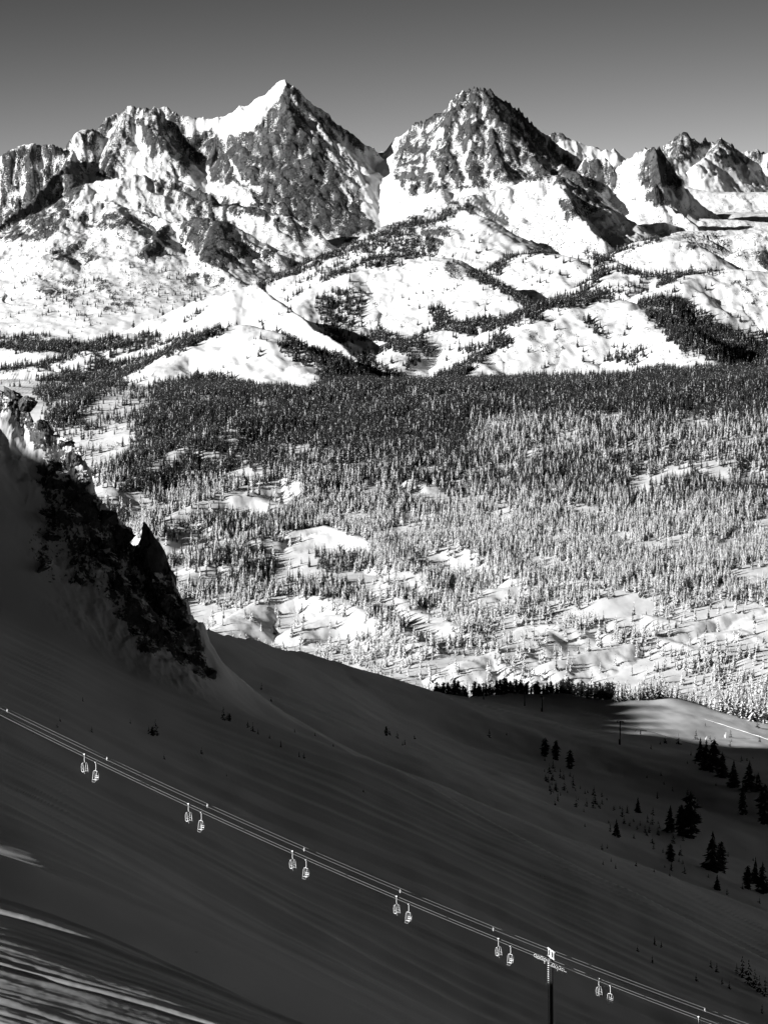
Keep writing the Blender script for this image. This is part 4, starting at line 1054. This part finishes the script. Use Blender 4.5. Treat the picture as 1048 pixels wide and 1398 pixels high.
# ------------------------------------------------------------------ chairlift
def tube(V, Fc, path, rad, sides=6):
    pts = [Vector(p) for p in path]; b0 = len(V)
    for i, p in enumerate(pts):
        d = (pts[min(i + 1, len(pts) - 1)] - pts[max(i - 1, 0)]).normalized()
        up = Vector((0, 0, 1)) if abs(d.z) < .9 else Vector((0, 1, 0))
        a = d.cross(up).normalized(); b = d.cross(a)
        for j in range(sides):
            q = p + (a * math.cos(j * 6.2832 / sides) + b * math.sin(j * 6.2832 / sides)) * rad; V.append(q[:])
    for i in range(len(pts) - 1):
        for j in range(sides):
            Fc.append((b0 + i * sides + j, b0 + i * sides + (j + 1) % sides, b0 + (i + 1) * sides + (j + 1) % sides, b0 + (i + 1) * sides + j))
    Fc.append(tuple(b0 + j for j in range(sides))); Fc.append(tuple(b0 + (len(pts) - 1) * sides + j for j in range(sides)))
def box(V, Fc, c, s, M=None):
    b0 = len(V)
    for dx in (-1, 1):
        for dy in (-1, 1):
            for dz in (-1, 1):
                q = Vector((dx * s[0] / 2, dy * s[1] / 2, dz * s[2] / 2))
                if M: q = M @ q
                V.append((Vector(c) + q)[:])
    for f in ((0, 1, 3, 2), (4, 6, 7, 5), (0, 4, 5, 1), (2, 3, 7, 6), (0, 2, 6, 4), (1, 5, 7, 3)): Fc.append(tuple(b0 + k for k in f))
class Part:
    def __init__(s): s.V = []; s.F = []
    def tube(s, path, rad, sides=6): tube(s.V, s.F, path, rad, sides); return s
    def box(s, c, sz, M=None): box(s.V, s.F, c, sz, M); return s
    def wheel(s, c, axis, rad, width, n=12):
        a = Vector(axis).normalized() * width / 2; s.tube([Vector(c) - a, Vector(c) + a], rad, n); return s
    def build(s, name, mat, parent=None):
        o = link(bpy.data.objects.new(name, mesh_from(name, s.V, s.F, [mat]))); o.parent = parent; return o

def lineY(u, lateral): return 572 + 0.27 * ((u - 524) / F * 572) + lateral
def arc_line(keys, lateral, n=60):
    us = np.array([k[0] for k in keys], float); vs = np.array([k[1] for k in keys], float)
    cf = np.polyfit(us, vs, 3)
    uu = np.linspace(us[0], us[-1], n); vv = np.polyval(cf, uu)
    return [P(a, b, lineY(a, lateral)) for a, b in zip(uu, vv)], cf
top_keys = [(-60, 933), (0, 963), (146, 1033), (283, 1097), (415, 1157), (546, 1214), (673, 1266), (746, 1295), (780, 1307), (962, 1376), (1020, 1398), (1110, 1431)]
low_keys = [(-60, 943), (0, 971), (115, 1030), (258, 1097), (400, 1163), (542, 1225), (681, 1283), (740, 1306), (780, 1321), (818, 1337), (954, 1388), (980, 1398), (1110, 1447)]
def wire(name, keys, lat, off, rad, label, cat, group):
    pts, cf = arc_line([(u, v + off) for u, v in keys], lat)
    p = Part().tube(pts, rad, 6); o = p.build(name, M_steel); tag(o, label, cat, group)
    return cf
wire('signal_cable', top_keys, 1.6, 0.0, 0.035, 'upper thin cable strung over the lift tower, the farther one', 'cable', 'cables of the chairlift')
wire('signal_cable', top_keys, -1.6, 4.0, 0.035, 'upper thin cable strung over the lift tower, the nearer one', 'cable', 'cables of the chairlift')
cfA = wire('haul_rope', low_keys, 1.6, 0.0, 0.045, 'farther moving rope that carries the left chair of each pair', 'rope', 'haul ropes of the chairlift')
cfB = wire('haul_rope', low_keys, -1.6, 3.6, 0.045, 'nearer moving rope that carries the right chair of each pair', 'rope', 'haul ropes of the chairlift')
lt = ['at the far left, dim in the shadow', 'second pair from the left', 'third pair from the left', 'fourth pair from the left, mid picture', 'first pair left of the lift tower', 'first pair right of the lift tower', 'pair cut by the bottom right edge']
for k, (u, v) in enumerate([(146, 1034), (283, 1098), (415, 1158), (546, 1215), (673, 1267), (962, 1377), (10, 968)]):
    q = P(u, v + 1, lineY(u, 0)); pr = Part()
    a = P(u, v, lineY(u, 1.6)); b = P(u, v + 4, lineY(u, -1.6))
    pr.tube([a, b], 0.09, 6).box((a + b) / 2, (.25, .5, .3))
    tag(pr.build('cable_spacer', M_frost), 'white clamp on the upper cables %s' % ['above the leftmost chairs', 'right above the second chair pair', 'above the third chair pair', 'above the fourth chair pair', 'left of the lift tower', 'at the bottom right corner', 'at the left edge of the view'][k], 'clamp', 'clamps on the upper cables')

def make_chair():
    e = link(bpy.data.objects.new('lift_chair', None))
    # local axes: x along travel (seat faces +x), y across, origin at the rope
    Part().box((0, 0, 0.0), (0.45, 0.16, 0.2)).build('grip', M_frost, e)
    Part().tube([(0, 0, 0), (0.04, 0, -0.5), (0.0, 0, -1.1), (0.10, 0, -1.55)], 0.055, 8).build('hanger', M_frost, e)
    Part().tube([(0.10, -.52, -1.62), (0.10, 0, -1.55), (0.10, .52, -1.62)], 0.05, 6).build('crossbar', M_frost, e)
    for s in (-1, 1):
        f = Part().tube([(0.10, s * .52, -1.62), (-0.12, s * .54, -1.75), (-0.24, s * .55, -2.3), (-0.16, s * .55, -3.2), (0.10, s * .55, -3.32), (0.40, s * .55, -3.28), (0.30, s * .54, -2.4), (0.22, s * .54, -1.8), (0.10, s * .52, -1.62)], 0.045, 6)
        f.build('side_frame', M_frost, e)
    seat = Part()
    for k in range(4): seat.box((-0.08 + k * .14, 0, -3.24), (0.10, 1.15, 0.05))
    seat.build('seat', M_frost, e)
    Part().box((-0.20, 0, -2.86), (0.05, 1.08, 0.13)).box((-0.22, 0, -2.55), (0.05, 1.08, 0.07)).build('backrest', M_frost, e)
    Part().tube([(-0.05, -.50, -2.7), (0.45, -.50, -2.75), (0.50, -.50, -3.4), (0.62, -.45, -3.62), (0.62, .45, -3.62), (0.50, .50, -3.4), (0.45, .50, -2.75), (-0.05, .50, -2.7)], 0.03, 6).build('safety_bar', M_steel, e)
    return e
chair0 = make_chair()
def dup(root):
    c = root.copy(); link(c)
    for ch in root.children:
        d = ch.copy(); link(d); d.parent = c
    return c
ups = [(115, 'A'), (131, 'B'), (257, 'A'), (275, 'B'), (399, 'A'), (418, 'B'), (541, 'A'), (558, 'B'), (680, 'A'), (697, 'B'), (817, 'A'), (833, 'B'), (953, 'A'), (970, 'B')]
for k, (u, s) in enumerate(ups):
    o = chair0 if k == 0 else dup(chair0)
    cf = cfA if s == 'A' else cfB
    o.location = P(u, float(np.polyval(cf, u)), lineY(u, 1.6 if s == 'A' else -1.6))
    o.rotation_euler = (0, 0, R(-42) if s == 'A' else R(180 + 42))
    o.scale = (0.98, 0.98, 0.98)
    tag(o, '%s chair of the %s on the lift ropes' % ('left hanging' if s == 'A' else 'right hanging', lt[k // 2] if k > 1 else 'leftmost pair, dim in the shade,'), 'lift chair', 'chairs of the chairlift')

# main tower
LD = (P(1000, 1405, lineY(1000, 0)) - P(500, 1208, lineY(500, 0))).normalized()       # direction of the line
LH = Vector((LD.x, LD.y, 0)).normalized(); LAT = Vector((LH.y, -LH.x, 0)).normalized()  # across, towards the viewer
T0 = P(752, 1310, lineY(752, 0))
tw = link(bpy.data.objects.new('lift_tower', None)); tw.location = T0
tag(tw, 'tall lift tower with rung ladder and sheave wheels at the lower right', 'lift tower')
def rel(v): return Vector(v) - T0
gz = float(near_height(np.array([T0.x]), np.array([T0.y]))[0])
dep = T0.z - gz
Part().tube([(0.25, 0, -dep - 2), (0.15, 0, -dep / 2), (0.05, 0, 0.2)], 0.34, 16).build('mast', M_dark, tw)
lad = Part()
lx = -0.52
for s in (-.2, .2): lad.tube([(lx + s * .3 + 0.2, -.35 - s, -dep), (lx + s * .3, -.35 - s, -0.2)], 0.03, 4)
ladder = lad.build('ladder', M_dark, tw)
nr = int(dep / 0.42)
rung_me = None
for k in range(nr):
    zz = -0.3 - k * 0.42
    xx = lx + 0.2 * (-zz / dep)
    if rung_me is None:
        p = Part().tube([(-.12, .2, 0), (.12, -.2, 0)], 0.085, 6); rung_me = mesh_from('rung', p.V, p.F, [M_frost])
    o = link(bpy.data.objects.new('rung', rung_me)); o.parent = ladder; o.location = (xx, -.35, zz)
ca = Part(); hw = 2.1
up1 = Vector((0, 0, 1.75))
ca.tube([up1 + LAT * -hw, up1 + LAT * hw], 0.16, 8).tube([Vector((0, 0, 0)), up1], 0.2, 8)
ca.tube([LAT * -1.9 + Vector((0, 0, .35)), LAT * 1.9 + Vector((0, 0, .35))], 0.14, 8)
ca.tube([LAT * -1.6 + Vector((0, 0, .35)), LAT * -1.6 + up1], 0.09, 6).tube([LAT * 1.6 + Vector((0, 0, .35)), LAT * 1.6 + up1], 0.09, 6)
ca.build('crossarm', M_frost, tw)
for s, cf in ((1.6, cfA), (-1.6, cfB)):
    # sheave train under each rope
    nw = 5 if s > 0 else 4
    for wi in range(nw):
        uu = 752 + (-s) * 6.0 + (wi - (nw - 1) / 2) * 4.4 - (3 if s > 0 else 0)
        c = P(uu, float(np.polyval(cf, uu)) + 1.4, lineY(uu, s)) - T0
        Part().tube([c - LAT * .08 + Vector((math.cos(q) * .27 * LD.x, math.cos(q) * .27 * LD.y, math.sin(q) * .27 - .2 - .12 * (wi % 2))) for q in np.linspace(0, 6.283, 13)], 0.075, 6).build('sheave', M_frost, tw)
    ua, ub = 752 - s * 5.5 - 12, 752 - s * 5.5 + 12
    a = P(ua, float(np.polyval(cf, ua)) + 5, lineY(ua, s)) - T0; b = P(ub, float(np.polyval(cf, ub)) + 5, lineY(ub, s)) - T0
    Part().tube([a, b], 0.09, 6).tube([(a + b) / 2, (a + b) / 2 + Vector((0, 0, -.5))], .08, 6).build('sheave_beam', M_frost, tw)
    cw = Part()
    off = LAT * (0.7 if s < 0 else -0.7)
    cw.box((a + b) / 2 + off + Vector((0, 0, -.5)), (3.3, .6, .07), Matrix.Rotation(math.atan2(LH.y, LH.x), 3, 'Z') @ Matrix.Rotation(math.atan2(-LD.z, 1), 3, 'Y'))
    for t in (0, .33, .66, 1):
        q = a.lerp(b, t) + off; cw.tube([q + Vector((0, 0, -.5)), q + Vector((0, 0, .5))], .035, 5)
    cw.tube([a + off + Vector((0, 0, .5)), b + off + Vector((0, 0, .5))], .035, 5)
    cw.build('catwalk', M_dark, tw)

# far towers of a second lift on the basin
def small_tower(u, v0, v1, arm, label, lean=0.0, cabin=False):
    g = ground_at(u, v0, 900, 2500)
    if g is None: g = P(u, v0, 2250)
    h = (v0 - v1) / F * g.y
    e = link(bpy.data.objects.new('lift_tower', None)); e.location = g; tag(e, label, 'lift tower', 'towers of the lift across the basin')
    s = g.y / F
    Part().tube([(0, 0, -1), (0, 0, h)], s * 0.85, 10).build('mast', M_dark, e)
    if arm:
        c = Part().tube([(-arm * s, 0, h + .1 * arm * s), (arm * s, 0, h - .15 * arm * s)], s * .6, 6)
        c.build('crossarm', M_dark, e)
        for q in (-1, 1): Part().tube([(q * arm * s - 1.2 * s, 0, h - .9 * s), (q * arm * s + 1.2 * s, 0, h - 1.2 * s)], s * .7, 6).build('sheave_train', M_dark, e)
    if cabin:
        Part().box((-0.6 * s, 0, h * .12), (2.6 * s, 2 * s, h * .22)).build('base_box', M_dark, e)
    return g, h
g1 = small_tower(846, 1017, 984, 4, 'dark T-shaped lift tower left of the sunlit piste', cabin=True)
small_tower(740, 972, 950, 1.6, 'slim dark lift tower below the tree row, right of two', cabin=True)
small_tower(716, 964, 944, 0, 'slim dark lift tower below the tree row, left of two')
small_tower(660, 955, 933, 2.2, 'stout dark lift tower in front of the tree row', cabin=False)
g2 = small_tower(874, 1003, 997, 7, 'low wide lift frame right of the T-shaped tower')
pa = [P(795, 972, 2060), P(846, 985, g1[0].y), P(900, 1003, 1960), P(950, 1018, 1900), P(1060, 1060, 1780)]
tag(Part().tube(pa, 0.07, 5).build('haul_rope', M_dark), 'faint rope of the second lift running right from the T-shaped tower', 'rope')
# piste markers and the snow berm
for u, v, hp, lab in ((964, 1011, 6, 'left small white marker flag on the sunlit piste'), (990, 1008, 8, 'right small white marker flag on the sunlit piste')):
    g = ground_at(u, v, 900, 2500)
    if g is None: continue
    s = g.y / F
    e = link(bpy.data.objects.new('piste_marker', None)); e.location = g; tag(e, lab, 'marker', 'markers beside the piste')
    Part().tube([(0, 0, -.3), (0.6 * s, 0, hp * s)], .18, 6).build('pole', M_frost, e)
    Part().box((-.9 * s, 0, hp * s * .35), (2.2 * s, .15, hp * s * .5)).build('panel', M_frost, e)
bp_ = []
for k in range(26):
    t = k / 25; u = 962 + t * 130; v = 982 + t * 42
    g = ground_at(u, v, 900, 2600)
    if g is not None: bp_.append(g + Vector((random.uniform(-.5, .5), 0, .05 + random.uniform(-.12, .1))))
if len(bp_) > 3:
    o = Part().tube(bp_, 0.2, 8).build('snow_berm', M_berm); tag(o, 'bright straight ridge of ploughed snow along the piste', kind='structure')
print('lip', lip, 'sap', sap, 'big', len(big_objs))
